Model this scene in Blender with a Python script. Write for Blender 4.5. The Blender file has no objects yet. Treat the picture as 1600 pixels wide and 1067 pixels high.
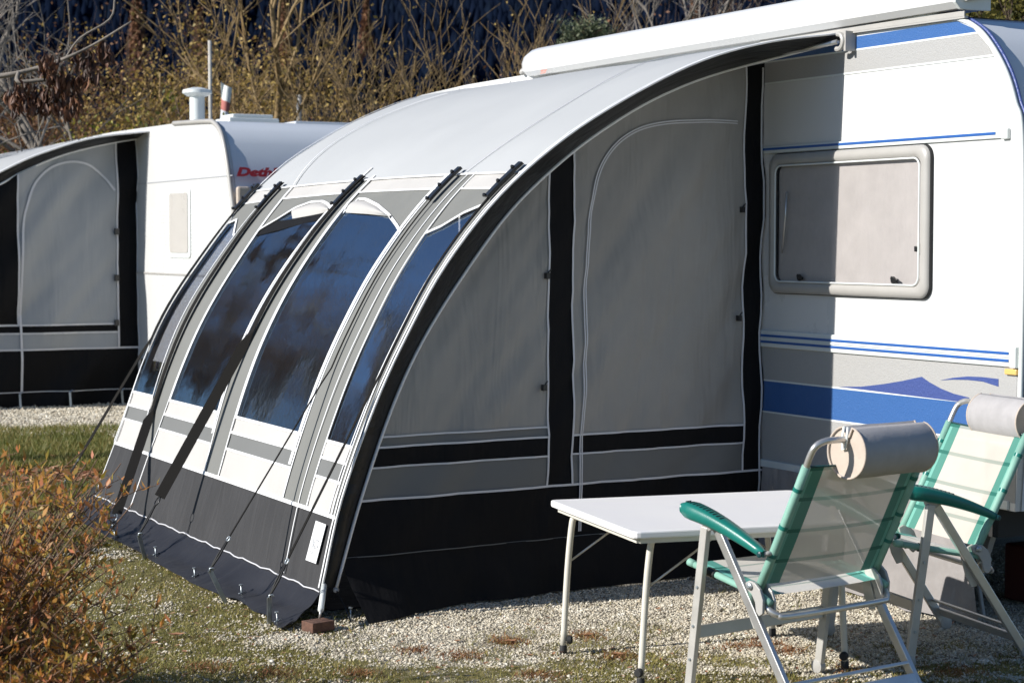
import bpy, math, random
import numpy as np
from mathutils import Vector, Matrix, noise as mnoise
R = math.radians
SC = bpy.context.scene
COL = SC.collection

# ---------------------------------------------------------------- camera, sky, sun, exposure
H = 1.6                                   # eye height (m)
FOC = 3009.0                              # focal length in photo pixels (1600 wide)
PITCH = math.atan(155.5/FOC); YAW = R(27.8)
cam_d = bpy.data.cameras.new('camera'); cam = bpy.data.objects.new('camera', cam_d)
COL.objects.link(cam); SC.camera = cam
cam_d.sensor_width = 36; cam_d.lens = FOC/1600*36
cam_d.clip_start = .1; cam_d.clip_end = 4000
cam.location = (0, 0, H); cam.rotation_euler = (R(90)-PITCH, 0, -YAW)
cam_d.dof.use_dof = True; cam_d.dof.focus_distance = 8.3; cam_d.dof.aperture_fstop = 6.3

SUN_EL = 28.0
SUN_TRAVEL = math.atan2(-.14, 1)         # direction the light travels in plan (mostly +X)
W = bpy.data.worlds.new('World'); SC.world = W; W.use_nodes = True
nt = W.node_tree; bgn = nt.nodes['Background']
sky = nt.nodes.new('ShaderNodeTexSky'); sky.sky_type = 'NISHITA'; sky.sun_disc = False
sky.sun_elevation = R(SUN_EL)
tsx, tsy = -math.cos(SUN_TRAVEL), -math.sin(SUN_TRAVEL)      # towards the sun
sky.sun_rotation = math.atan2(tsx, tsy)
sky.air_density = 1.0; sky.dust_density = .15; sky.ozone_density = 5.0; sky.altitude = 600
nt.links.new(sky.outputs[0], bgn.inputs[0]); bgn.inputs[1].default_value = .080
sun_d = bpy.data.lights.new('sun', 'SUN'); sun = bpy.data.objects.new('sun', sun_d); COL.objects.link(sun)
sun_d.energy = 5.0; sun_d.angle = R(.53); sun_d.color = (1, .965, .91)
el = R(SUN_EL)
sdir = Vector((math.cos(SUN_TRAVEL)*math.cos(el), math.sin(SUN_TRAVEL)*math.cos(el), -math.sin(el)))
sun.rotation_euler = sdir.to_track_quat('-Z', 'Y').to_euler(); sun.location = (-20, 5, 15)
SC.view_settings.view_transform = 'Standard'; SC.view_settings.look = 'None'
SC.view_settings.exposure = 0.40; SC.view_settings.gamma = 1
SC.view_settings.use_curve_mapping = False
SC.cycles.max_bounces = 8; SC.cycles.transparent_max_bounces = 16

# ---------------------------------------------------------------- measuring: a photo pixel seen on a real plane
_f = np.array([math.sin(YAW)*math.cos(PITCH), math.cos(YAW)*math.cos(PITCH), -math.sin(PITCH)])
_r = np.array([math.cos(YAW), -math.sin(YAW), 0.]); _u = np.cross(_r, _f); _O = np.array([0, 0, H])
def ray(x, y): return _f + (x-800)/FOC*_r - (y-533.5)/FOC*_u
def onX(x, y, X): d = ray(x, y); return _O + d*(X/d[0])
def onY(x, y, Y): d = ray(x, y); return _O + d*(Y/d[1])
def onZ(x, y, Z=0.): d = ray(x, y); return _O + d*((Z-H)/d[2])
def onD(x, y, D): return _O + ray(x, y)*D
def onV(x, y, A, B):                       # vertical plane through plan points A and B
    n = np.array([B[1]-A[1], A[0]-B[0], 0.]); P = np.array([A[0], A[1], 0.]); d = ray(x, y)
    return _O + d*(np.dot(P-_O, n)/np.dot(d, n))
def project(P):
    v = np.asarray(P, float) - _O; w = v@_f
    return np.stack([800+FOC*(v@_r)/w, 533.5-FOC*(v@_u)/w], -1)
def depth_of(P): return float((np.asarray(P)-_O)@_f)
def spot(px, d):                           # ground point below a photo column at a given distance
    p = _O + (_f*0 + np.array([math.sin(YAW), math.cos(YAW), 0]) + (px-800)/FOC*_r)*d
    return np.array([p[0], p[1], 0.])

# ---------------------------------------------------------------- materials
def material(name, col, rough=.6, metal=0., bump=None, vary=None, spec=None, trans=0., coat=0., folds=None, col2=None):
    """bump=(scale,strength[,dist]) ; vary=(scale,amount) mottling ; folds=(scale,strength) long soft creases"""
    m = bpy.data.materials.new(name); m.use_nodes = True; t = m.node_tree; b = t.nodes['Principled BSDF']
    L = t.links.new
    b.inputs['Base Color'].default_value = (*col, 1); b.inputs['Roughness'].default_value = rough
    b.inputs['Metallic'].default_value = metal
    if spec is not None: b.inputs['Specular IOR Level'].default_value = spec
    if coat: b.inputs['Coat Weight'].default_value = coat; b.inputs['Coat Roughness'].default_value = .08
    tc = t.nodes.new('ShaderNodeTexCoord')
    if vary:
        n = t.nodes.new('ShaderNodeTexNoise'); n.inputs['Scale'].default_value = vary[0]; n.inputs['Detail'].default_value = 6
        n.inputs['Roughness'].default_value = .65
        L(tc.outputs['Object'], n.inputs['Vector'])
        mx = t.nodes.new('ShaderNodeMix'); mx.data_type = 'RGBA'
        rmp = t.nodes.new('ShaderNodeMapRange'); rmp.inputs[1].default_value = .3; rmp.inputs[2].default_value = .7
        L(n.outputs[0], rmp.inputs[0]); L(rmp.outputs[0], mx.inputs[0])
        a = vary[1]; c2 = col2 or tuple(min(1, c*(1+a)) for c in col)
        mx.inputs[6].default_value = (*[c*(1-a) for c in col], 1) if not col2 else (*col, 1)
        mx.inputs[7].default_value = (*c2, 1); L(mx.outputs[2], b.inputs['Base Color'])
        mxr = t.nodes.new('ShaderNodeMapRange'); mxr.inputs[3].default_value = max(0.02, rough-.12); mxr.inputs[4].default_value = min(1, rough+.12)
        L(n.outputs[0], mxr.inputs[0]); L(mxr.outputs[0], b.inputs['Roughness'])
    nrm = None
    if folds:
        mp = t.nodes.new('ShaderNodeMapping'); mp.inputs['Rotation'].default_value = folds[2] if len(folds) > 2 else (0, R(35), 0)
        mp.inputs['Scale'].default_value = folds[3] if len(folds) > 3 else (3.2, 1, .55)
        L(tc.outputs['Object'], mp.inputs[0])
        n = t.nodes.new('ShaderNodeTexNoise'); n.inputs['Scale'].default_value = folds[0]; n.inputs['Detail'].default_value = 3; n.inputs['Distortion'].default_value = .4
        L(mp.outputs[0], n.inputs['Vector'])
        bp = t.nodes.new('ShaderNodeBump'); bp.inputs['Strength'].default_value = folds[1]; bp.inputs['Distance'].default_value = .045
        L(n.outputs[0], bp.inputs['Height']); nrm = bp
    if bump:
        n = t.nodes.new('ShaderNodeTexNoise'); n.inputs['Scale'].default_value = bump[0]; n.inputs['Detail'].default_value = 4
        L(tc.outputs['Object'], n.inputs['Vector'])
        bp = t.nodes.new('ShaderNodeBump'); bp.inputs['Strength'].default_value = bump[1]; bp.inputs['Distance'].default_value = bump[2] if len(bump) > 2 else .003
        L(n.outputs[0], bp.inputs['Height'])
        if nrm: L(nrm.outputs[0], bp.inputs['Normal'])
        nrm = bp
    if nrm: L(nrm.outputs[0], b.inputs['Normal'])
    if trans:
        tr = t.nodes.new('ShaderNodeBsdfTranslucent'); ms = t.nodes.new('ShaderNodeMixShader'); ms.inputs[0].default_value = trans
        tr.inputs[0].default_value = (*[min(1, c*1.1) for c in col], 1)
        out = t.nodes['Material Output']
        L(b.outputs[0], ms.inputs[1]); L(tr.outputs[0], ms.inputs[2]); L(ms.outputs[0], out.inputs[0])
    return m
def foliage(name, cols, scale=3., rough=.55, trans=.25):
    """leaf colours drawn from clump noise plus per-leaf noise"""
    m = bpy.data.materials.new(name); m.use_nodes = True; t = m.node_tree; b = t.nodes['Principled BSDF']; L = t.links.new
    tc = t.nodes.new('ShaderNodeTexCoord'); n = t.nodes.new('ShaderNodeTexNoise'); n.inputs['Scale'].default_value = scale; n.inputs['Detail'].default_value = 2
    g = t.nodes.new('ShaderNodeNewGeometry'); ad = t.nodes.new('ShaderNodeMath'); ad.operation = 'MULTIPLY_ADD'
    ad.inputs[1].default_value = .75
    L(tc.outputs['Object'], n.inputs['Vector']); L(g.outputs['Random Per Island'], ad.inputs[0]); 
    sb = t.nodes.new('ShaderNodeMath'); sb.operation = 'MULTIPLY_ADD'; sb.inputs[1].default_value = 1.3; sb.inputs[2].default_value = -.5
    L(n.outputs[0], sb.inputs[0]); L(sb.outputs[0], ad.inputs[2])
    cr = t.nodes.new('ShaderNodeValToRGB'); e = cr.color_ramp.elements
    while len(e) < len(cols): e.new(.5)
    for i, c in enumerate(cols): e[i].position = i/(len(cols)-1); e[i].color = (*c, 1)
    L(ad.outputs[0], cr.inputs[0]); L(cr.outputs[0], b.inputs['Base Color']); b.inputs['Roughness'].default_value = rough
    tr = t.nodes.new('ShaderNodeBsdfTranslucent'); ms = t.nodes.new('ShaderNodeMixShader'); ms.inputs[0].default_value = trans
    L(cr.outputs[0], tr.inputs[0]); L(b.outputs[0], ms.inputs[1]); L(tr.outputs[0], ms.inputs[2]); L(ms.outputs[0], t.nodes['Material Output'].inputs[0])
    return m

M = {}
fold_side = (0, R(-32), 0)
M['roof_cloth'] = material('roof_cloth', (.455, .465, .47), .62, spec=.2, bump=(900, .15), vary=(1.3, .03), folds=(1.1, .12, (0, 0, 0), (1, .5, 1)), trans=.08)
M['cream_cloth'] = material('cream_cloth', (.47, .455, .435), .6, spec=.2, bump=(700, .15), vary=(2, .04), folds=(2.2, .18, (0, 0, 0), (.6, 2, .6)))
M['grey_cloth'] = material('grey_cloth', (.185, .186, .175), .62, spec=.2, bump=(800, .2), vary=(2.2, .06), folds=(2, .15, (0, 0, 0), (.6, 2, .6)))
M['stripe_cloth'] = material('stripe_cloth', (.165, .168, .165), .6, spec=.15, bump=(800, .2), vary=(2, .05))
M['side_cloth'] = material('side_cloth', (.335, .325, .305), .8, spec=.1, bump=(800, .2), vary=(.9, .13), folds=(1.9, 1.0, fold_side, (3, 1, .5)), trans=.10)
M['dark_cloth'] = material('dark_cloth', (.041, .0405, .042), .62, spec=.25, bump=(700, .25), vary=(2, .12), folds=(3.5, .5, (0, R(-10), 0), (2, 3, .4)))
M['skirt_vinyl'] = material('skirt_vinyl', (.024, .0245, .029), .45, spec=.3, bump=(500, .1), vary=(3, .15), folds=(2.4, .35, (0, 0, R(25)), (1, 2, 1)))
M['black_cloth'] = material('black_cloth', (.009, .009, .010), .7, spec=.12, bump=(800, .25), vary=(2, .2), folds=(3, .4, fold_side, (3, 1, .6)))
M['black_band'] = material('black_band', (.016, .0155, .015), .42, spec=.3, bump=(500, .1), folds=(4, .5, (0, R(45), 0), (.6, 2, 2)))
M['piping'] = material('piping', (.78, .78, .78), .45)
M['tape_offwhite'] = material('tape_white', (.62, .62, .64), .5)  # duller white than the piping
M['strap'] = material('strap_webbing', (.011, .010, .009), .8, spec=.15, bump=(900, .4))
M['plastic_black'] = material('black_plastic', (.015, .015, .016), .3, bump=(300, .1))
M['steel'] = material('galvanised_steel', (.42, .46, .48), .42, .85, bump=(160, .15), vary=(14, .2))
M['alu'] = material('brushed_aluminium', (.62, .61, .59), .33, .75, bump=(400, .08), vary=(9, .08))
M['alu_paint'] = material('painted_aluminium', (.52, .50, .46), .42, .35, bump=(400, .08), vary=(12, .08))
M['white_gelcoat'] = material('white_gelcoat', (.66, .66, .65), .26, bump=(3, .06, .01), vary=(1.2, .02), coat=.3)
M['shaded_gelcoat'] = material('shaded_gelcoat', (.66, .69, .73), .3, bump=(2.5, .06, .01), vary=(1, .03), coat=.3)  # white paint tinted with the bluish shade of the end walls
M['grey_stucco'] = material('hammered_grey', (.385, .38, .37), .4, bump=(170, .6, .004), vary=(150, .04))
M['blue_stucco'] = material('hammered_blue', (.045, .125, .33), .34, bump=(170, .6, .004), vary=(150, .05))
M['blue_film'] = material('blue_film', (.03, .11, .36), .3, bump=(95, .6, .004))
M['navy_film'] = material('navy_film', (.06, .09, .26), .33, bump=(95, .7, .005))
M['white_trim'] = material('white_trim', (.70, .73, .71), .35, vary=(6, .04))
M['grey_plastic'] = material('grey_plastic', (.40, .385, .36), .38, vary=(4, .06), bump=(30, .03))
M['blind'] = material('pleated_blind', (.50, .485, .475), .8, vary=(7, .08), bump=(200, .2))
M['rubber'] = material('rubber', (.02, .02, .02), .7)
M['table_top'] = material('table_top', (.86, .84, .84), .38, vary=(3, .03), bump=(120, .06), col2=(.88, .86, .83))
M['table_leg'] = material('table_leg', (.66, .63, .55), .35, vary=(10, .05))
M['green_plastic'] = material('green_plastic', (.009, .155, .125), .34, bump=(250, .12), vary=(8, .1))
M['dark_green_plastic'] = material('dark_green_plastic', (.008, .05, .055), .35)
M['mint_sleeve'] = material('mint_sleeve', (.22, .42, .34), .6, bump=(500, .3), vary=(9, .12))
M['pillow'] = material('pillow_vinyl', (.38, .365, .365), .55, bump=(40, .25, .004), vary=(9, .12))
M['pillow_end'] = material('pillow_end', (.50, .42, .35), .7, bump=(90, .2), vary=(20, .08))
M['brick'] = material('foot_block', (.12, .06, .04), .9, bump=(60, .6, .006), vary=(30, .35))
M['red_letter'] = material('red_letter', (.60, .012, .02), .4)
M['grey_letter'] = material('grey_letter', (.35, .36, .38), .5)
M['orange_letter'] = material('orange_letter', (.65, .16, .08), .5)
M['label'] = material('label_print', (.80, .80, .80), .5)
M['bark_grey'] = material('bark_grey', (.20, .175, .15), .9, vary=(5, .35), bump=(30, .5, .01))
M['bark_moss'] = material('bark_mossy', (.19, .115, .035), .9, vary=(2.5, .35), col2=(.30, .22, .12), bump=(20, .4, .01))
M['bark_dark'] = material('bark_dark', (.09, .06, .045), .9, vary=(4, .3))
M['twig'] = material('twig', (.17, .10, .06), .85, vary=(9, .4))
M['cloth_silver'] = material('silver_groundcloth', (.30, .28, .27), .36, vary=(3, .2), bump=(5, .5, .03), folds=(3, .5, (0, 0, 0), (1, 2, 1)))

def glass_foil(name, tint, refl_rough, ior, alpha, wob):
    m = bpy.data.materials.new(name); m.use_nodes = True; t = m.node_tree; L = t.links.new; t.nodes.clear()
    out = t.nodes.new('ShaderNodeOutputMaterial'); gl = t.nodes.new('ShaderNodeBsdfGlossy'); gl.inputs['Roughness'].default_value = refl_rough
    gl.inputs[0].default_value = (.70, .84, 1, 1) if ior > 2 else (.95, .97, 1, 1)  # blue of the reflected sky strengthened by tinting the foil's gloss colour
    tp = t.nodes.new('ShaderNodeBsdfTransparent'); tp.inputs[0].default_value = (*tint, 1)
    df = t.nodes.new('ShaderNodeBsdfDiffuse'); df.inputs[0].default_value = (.3, .3, .34, 1)
    fr = t.nodes.new('ShaderNodeFresnel'); gb = t.nodes.new('ShaderNodeNewGeometry'); mi = t.nodes.new('ShaderNodeMapRange'); mi.inputs[3].default_value = ior; mi.inputs[4].default_value = 1/ior
    L(gb.outputs['Backfacing'], mi.inputs[0]); L(mi.outputs[0], fr.inputs[0])
    m1 = t.nodes.new('ShaderNodeMixShader'); m2 = t.nodes.new('ShaderNodeMixShader')
    tc = t.nodes.new('ShaderNodeTexCoord')
    n = t.nodes.new('ShaderNodeTexNoise'); n.inputs['Scale'].default_value = wob[0]; n.inputs['Detail'].default_value = 4
    n2 = t.nodes.new('ShaderNodeTexNoise'); n2.inputs['Scale'].default_value = 26; n2.inputs['Detail'].default_value = 5; n2.inputs['Distortion'].default_value = 1.2
    mp = t.nodes.new('ShaderNodeMapping'); mp.inputs['Scale'].default_value = (1.6, 2.2, .5); L(tc.outputs['Object'], mp.inputs[0]); L(mp.outputs[0], n2.inputs['Vector'])
    L(tc.outputs['Object'], n.inputs['Vector'])
    bp = t.nodes.new('ShaderNodeBump'); bp.inputs['Strength'].default_value = wob[1]; bp.inputs['Distance'].default_value = .02; L(n.outputs[0], bp.inputs['Height'])
    bp2 = t.nodes.new('ShaderNodeBump'); bp2.inputs['Strength'].default_value = wob[1]*.35; bp2.inputs['Distance'].default_value = .003; L(n2.outputs[0], bp2.inputs['Height']); L(bp.outputs[0], bp2.inputs['Normal'])
    L(bp2.outputs[0], gl.inputs['Normal']); L(bp.outputs[0], fr.inputs['Normal'])
    # smears of dried water: a faint diffuse film
    rm = t.nodes.new('ShaderNodeMapRange'); rm.inputs[1].default_value = .5; rm.inputs[2].default_value = .75; rm.inputs[3].default_value = alpha; rm.inputs[4].default_value = alpha+(.015 if ior > 2 else .06)
    L(n2.outputs[0], rm.inputs[0]); L(rm.outputs[0], m1.inputs[0]); L(tp.outputs[0], m1.inputs[1]); L(df.outputs[0], m1.inputs[2])
    L(fr.outputs[0], m2.inputs[0]); L(m1.outputs[0], m2.inputs[1]); L(gl.outputs[0], m2.inputs[2]); L(m2.outputs[0], out.inputs[0])
    return m
M['foil'] = glass_foil('clear_foil', (.60, .62, .68), .008, 7.0, .002, (2.6, .22))
M['foil_far'] = glass_foil('clear_foil_far', (.85, .86, .88), .012, 1.45, .01, (3, .1))
M['acrylic'] = glass_foil('smoked_acrylic', (.90, .88, .87), .02, 1.45, .03, (2, .05))

def sling_material(name, base, green, dark, w, zrows, alpha):
    """mesh sling: green borders, dark cross threads at measured heights (object space), partly see-through"""
    m = bpy.data.materials.new(name); m.use_nodes = True; t = m.node_tree; L = t.links.new; b = t.nodes['Principled BSDF']
    tc = t.nodes.new('ShaderNodeTexCoord'); sp = t.nodes.new('ShaderNodeSeparateXYZ'); L(tc.outputs['UV'], sp.inputs[0])
    def math_(op, a, b_=None):
        n = t.nodes.new('ShaderNodeMath'); n.operation = op
        for i, v in enumerate((a, b_)):
            if v is None: continue
            if isinstance(v, (int, float)): n.inputs[i].default_value = v
            else: L(v, n.inputs[i])
        return n.outputs[0]
    u = math_('ABSOLUTE', math_('SUBTRACT', sp.outputs[0], .5)); edge = math_('GREATER_THAN', u, .5-w)
    light = math_('MULTIPLY', math_('GREATER_THAN', u, .5-w*.45), math_('LESS_THAN', u, .5-w*.25))
    rows = None
    for z in zrows:
        r_ = math_('LESS_THAN', math_('ABSOLUTE', math_('SUBTRACT', sp.outputs[1], z)), .016)
        rows = r_ if rows is None else math_('MAXIMUM', rows, r_)
    def mix(fac, a, b_):
        n = t.nodes.new('ShaderNodeMix'); n.data_type = 'RGBA'; L(fac, n.inputs[0])
        for i, v in ((6, a), (7, b_)):
            if isinstance(v, tuple): n.inputs[i].default_value = (*v, 1)
            else: L(v, n.inputs[i])
        return n.outputs[2]
    nz = t.nodes.new('ShaderNodeTexNoise'); nz.inputs['Scale'].default_value = 7; nz.inputs['Detail'].default_value = 6; L(tc.outputs['Object'], nz.inputs['Vector'])
    c0 = mix(nz.outputs[0], base, tuple(x*.78 for x in base))
    c = mix(edge, c0, green); c = mix(light, c, tuple(min(1, x*1.5+.05) for x in green))
    rowd = mix(edge, tuple((x+y)/2 for x, y in zip(base, dark)), dark); c = mix(rows, c, rowd)
    L(c, b.inputs['Base Color']); b.inputs['Roughness'].default_value = .7
    n = t.nodes.new('ShaderNodeTexNoise'); n.inputs['Scale'].default_value = 500; bp = t.nodes.new('ShaderNodeBump'); bp.inputs['Strength'].default_value = .3; bp.inputs['Distance'].default_value = .002
    L(tc.outputs['Object'], n.inputs['Vector']); L(n.outputs[0], bp.inputs['Height']); L(bp.outputs[0], b.inputs['Normal'])
    tr = t.nodes.new('ShaderNodeBsdfTranslucent'); L(c, tr.inputs[0]); ms = t.nodes.new('ShaderNodeMixShader'); inn = math_('SUBTRACT', 1., edge); L(math_('MULTIPLY', inn, .10), ms.inputs[0])
    L(b.outputs[0], ms.inputs[1]); L(tr.outputs[0], ms.inputs[2])
    tp = t.nodes.new('ShaderNodeBsdfTransparent'); ms2 = t.nodes.new('ShaderNodeMixShader'); L(math_('MULTIPLY', math_('ADD', math_('MULTIPLY', inn, .9), .1), alpha), ms2.inputs[0])
    L(ms.outputs[0], ms2.inputs[1]); L(tp.outputs[0], ms2.inputs[2]); L(ms2.outputs[0], t.nodes['Material Output'].inputs[0])
    return m
M['sling_back'] = sling_material('sling_back', (.62, .57, .50), (.06, .215, .17), (.01, .12, .09), .15, (.20, .46, .73, .985), .08)
M['sling_seat'] = sling_material('sling_seat', (.84, .80, .73), (.10, .36, .30), (.01, .15, .11), .15, (.2, .5, .8), .03)

# ---------------------------------------------------------------- geometry helpers: a shape is (verts, faces)
def join(*gs):
    V, Fc = [], []
    for g in gs:
        o = len(V); V += [tuple(map(float, v)) for v in g[0]]; Fc += [tuple(i+o for i in f) for f in g[1]]
    return V, Fc
def box(c, h, rot=None):
    c = Vector(c); V = []
    for x in (-1, 1):
        for y in (-1, 1):
            for z in (-1, 1):
                v = Vector((x*h[0], y*h[1], z*h[2]))
                if rot: v = rot @ v
                V.append(tuple(c+v))
    return V, [(0, 1, 3, 2), (4, 6, 7, 5), (0, 4, 5, 1), (2, 3, 7, 6), (0, 2, 6, 4), (1, 5, 7, 3)]
def beam(p, q, w, h, up=(0, 0, 1)):        # rectangular bar, w sideways, h along 'up'
    p, q = Vector(p), Vector(q); d = (q-p).normalized(); up = Vector(up)
    s = d.cross(up); s = s.normalized() if s.length > 1e-5 else Vector((1, 0, 0)); n = s.cross(d).normalized()
    V = []
    for P in (p, q):
        for a, b in ((-1, -1), (1, -1), (1, 1), (-1, 1)): V.append(tuple(P+s*a*w/2+n*b*h/2))
    return V, [(0, 3, 2, 1), (4, 5, 6, 7), (0, 1, 5, 4), (1, 2, 6, 5), (2, 3, 7, 6), (3, 0, 4, 7)]
def tube(pts, r, n=10, caps=True):
    pts = [Vector(p) for p in pts]; rs = r if isinstance(r, (list, tuple)) else [r]*len(pts)
    V, Fc = [], []; ref = None
    for i, p in enumerate(pts):
        d = (pts[min(i+1, len(pts)-1)]-pts[max(i-1, 0)])
        d = d.normalized() if d.length > 1e-9 else Vector((0, 0, 1))
        if ref is None: ref = Vector((0, 0, 1)) if abs(d.z) < .9 else Vector((1, 0, 0))
        a = d.cross(ref)
        if a.length < 1e-4: a = d.cross(Vector((.3, 1, .2)))
        a.normalize(); b = a.cross(d).normalized(); ref = b if abs(d.dot(b)) < .9 else ref
        for k in range(n):
            t = 2*math.pi*k/n; V.append(tuple(p+(a*math.cos(t)+b*math.sin(t))*rs[i]))
    for i in range(len(pts)-1):
        for k in range(n):
            k2 = (k+1) % n; Fc.append((i*n+k, i*n+k2, (i+1)*n+k2, (i+1)*n+k))
    if caps: Fc.append(tuple(range(n))[::-1]); Fc.append(tuple((len(pts)-1)*n+k for k in range(n)))
    return V, Fc
def grid(P):                                # P: rows x cols x 3
    P = np.asarray(P); a, b = P.shape[:2]; V = [tuple(map(float, v)) for v in P.reshape(-1, 3)]
    return V, [(i*b+j, i*b+j+1, (i+1)*b+j+1, (i+1)*b+j) for i in range(a-1) for j in range(b-1)]
def prism(poly, vec):
    poly = [Vector(p) for p in poly]; vec = Vector(vec); n = len(poly)
    V = [tuple(p) for p in poly]+[tuple(p+vec) for p in poly]
    return V, [tuple(range(n)), tuple(range(2*n-1, n-1, -1))]+[(i, i+n, (i+1) % n+n, (i+1) % n) for i in range(n)]
def ribbon(pts, nrm, w, th=.0025, side=None):
    """flat tape following pts; nrm: outward normal(s)"""
    pts = [Vector(p) for p in pts]; V, Fc = [], []
    for i, p in enumerate(pts):
        d = (pts[min(i+1, len(pts)-1)]-pts[max(i-1, 0)]).normalized()
        nn = Vector(nrm[i]) if isinstance(nrm, list) else Vector(nrm)
        s = d.cross(nn).normalized()*w/2; nn = nn.normalized()*th
        V += [tuple(p-s), tuple(p-s+nn), tuple(p+s+nn), tuple(p+s)]
    for i in range(len(pts)-1):
        for k in range(4): Fc.append((i*4+k, i*4+(k+1) % 4, i*4+4+(k+1) % 4, i*4+4+k))
    Fc += [(3, 2, 1, 0), tuple((len(pts)-1)*4+k for k in range(4))]
    return V, Fc
def lathe(profile, axis_p, axis_d, n=20):   # profile: (radius, along)
    d = Vector(axis_d).normalized(); a = d.orthogonal().normalized(); b = d.cross(a); p0 = Vector(axis_p); V, Fc = [], []
    for r_, h_ in profile:
        for k in range(n):
            t = 2*math.pi*k/n; V.append(tuple(p0+d*h_+(a*math.cos(t)+b*math.sin(t))*r_))
    for i in range(len(profile)-1):
        for k in range(n): Fc.append((i*n+k, i*n+(k+1) % n, (i+1)*n+(k+1) % n, (i+1)*n+k))
    Fc.append(tuple(range(n))[::-1]); Fc.append(tuple((len(profile)-1)*n+k for k in range(n)))
    return V, Fc
def spline(pts, n=40):                      # Catmull-Rom through points
    P = [np.asarray(p, float) for p in pts]; P = [2*P[0]-P[1]]+P+[2*P[-1]-P[-2]]; out = []
    m = len(P)-3
    for k in range(n+1):
        x = k/n*m; i = min(int(x), m-1); t = x-i; a, b, c, d = P[i:i+4]
        out.append(.5*((2*b)+(c-a)*t+(2*a-5*b+4*c-d)*t*t+(3*b-a-3*c+d)*t**3))
    return out

# ---------------------------------------------------------------- scene-graph helpers
def tag(o, label, cat, group=None):
    o['label'] = label; o['category'] = cat
    if group: o['group'] = group
    return o
def thing(name, label, cat, loc=(0, 0, 0), rotz=0., group=None):
    o = bpy.data.objects.new(name, None); COL.objects.link(o); o.empty_display_size = .1
    o.location = tuple(map(float, loc)); o.rotation_euler = (0, 0, rotz); return tag(o, label, cat, group)
def root_loc(o):
    v = Vector(o.location)
    while o.parent: o = o.parent; v += Vector(o.location)
    return v
def part(name, g, mat, parent=None, smooth=False, bevel=0., label=None, loc=None, uv=None, auto=False):
    V, Fc = g; base = root_loc(parent) if parent else Vector(loc or (0, 0, 0))
    me = bpy.data.meshes.new(name); me.from_pydata([tuple(Vector(v)-base) for v in V], [], Fc); me.validate(); me.update()
    me.materials.append(M[mat] if isinstance(mat, str) else mat)
    if uv:
        ul = me.uv_layers.new(name='UVMap')
        for l in me.loops: ul.data[l.index].uv = uv[l.vertex_index]
    if smooth:
        me.polygons.foreach_set('use_smooth', [True]*len(me.polygons))
        if auto: me.set_sharp_from_angle(angle=R(35))
    o = bpy.data.objects.new(name, me); COL.objects.link(o)
    if parent: o.parent = parent
    elif loc: o.location = tuple(map(float, loc))
    if bevel:
        b = o.modifiers.new('bevel', 'BEVEL'); b.width = bevel; b.segments = 2; b.limit_method = 'ANGLE'; b.angle_limit = R(40)
    if label: o['label'] = label
    return o
def np_mesh(name, V, Fc, mat, k=3):
    me = bpy.data.meshes.new(name); n = len(Fc)
    me.vertices.add(len(V)); me.vertices.foreach_set('co', np.asarray(V, np.float32).ravel())
    me.loops.add(n*k); me.loops.foreach_set('vertex_index', np.asarray(Fc, np.int32).ravel())
    me.polygons.add(n); me.polygons.foreach_set('loop_start', np.arange(0, n*k, k, dtype=np.int32))
    me.update(calc_edges=True); me.materials.append(M[mat] if isinstance(mat, str) else mat)
    o = bpy.data.objects.new(name, me); COL.objects.link(o); return o
def text_geo(s, size, origin, xdir, ydir, extrude=.0015, shear=0., bold=0., fit=None):
    cu = bpy.data.curves.new('txt', 'FONT'); cu.body = s; cu.size = size; cu.extrude = 0; cu.shear = shear; cu.offset = bold; cu.resolution_u = 3
    o = bpy.data.objects.new('txt', cu); me = o.to_mesh(); x, y = Vector(xdir).normalized(), Vector(ydir).normalized(); z = x.cross(y)
    vs = [v.co.copy() for v in me.vertices]; k = 1
    if fit: k = fit/max(v.x for v in vs)
    org = Vector(origin); V = [tuple(org+x*v.x*k+y*v.y+z*extrude) for v in vs]; Fc = [tuple(p.vertices) for p in me.polygons]
    o.to_mesh_clear(); bpy.data.objects.remove(o); bpy.data.curves.remove(cu); return V, Fc
# ================================================================ THE AWNING (main thing)
XW = 5.465                                 # plane of the caravan's side wall
NX = [3.07, 3.155, 3.30, 3.44, 3.61, 3.85, 4.14, 4.46, 4.78, 5.10, 5.455]
NZ = [.13, .50, .90, 1.2, 1.5, 1.8, 2.05, 2.25, 2.405, 2.495, 2.545]
FXX = [3.09, 3.24, 3.385, 3.53, 3.74, 3.985, 4.26, 4.57, 4.865, 5.14, 5.47]
FZ = [.13, .50, .90, 1.2, 1.5, 1.8, 2.06, 2.255, 2.40, 2.50, 2.57]
NYf = lambda X: 7.56-(X-3.07)*.188
near_nodes = [(x, NYf(x), z) for x, z in zip(NX, NZ)]
far_nodes = [(x, 11.1, z) for x, z in zip(FXX, FZ)]
in_nodes = [(3.139, 7.571, .129), (3.254, 7.578, .49), (3.407, 7.588, .88), (3.56, 7.598, 1.17), (3.77, 7.612, 1.46), (4.01, 7.628, 1.74),
            (4.28, 7.645, 1.965), (4.55, 7.66, 2.14), (4.84, 7.68, 2.285), (5.17, 7.66, 2.405), (5.452, 7.125, 2.512)]
NS = np.array(spline(near_nodes, 200)); FS = np.array(spline(far_nodes, 200)); IS = np.array(spline(in_nodes, 200))
_ar = np.concatenate([[0], np.cumsum(np.linalg.norm(np.diff(NS, axis=0), axis=1))]); _ar /= _ar[-1]
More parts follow.
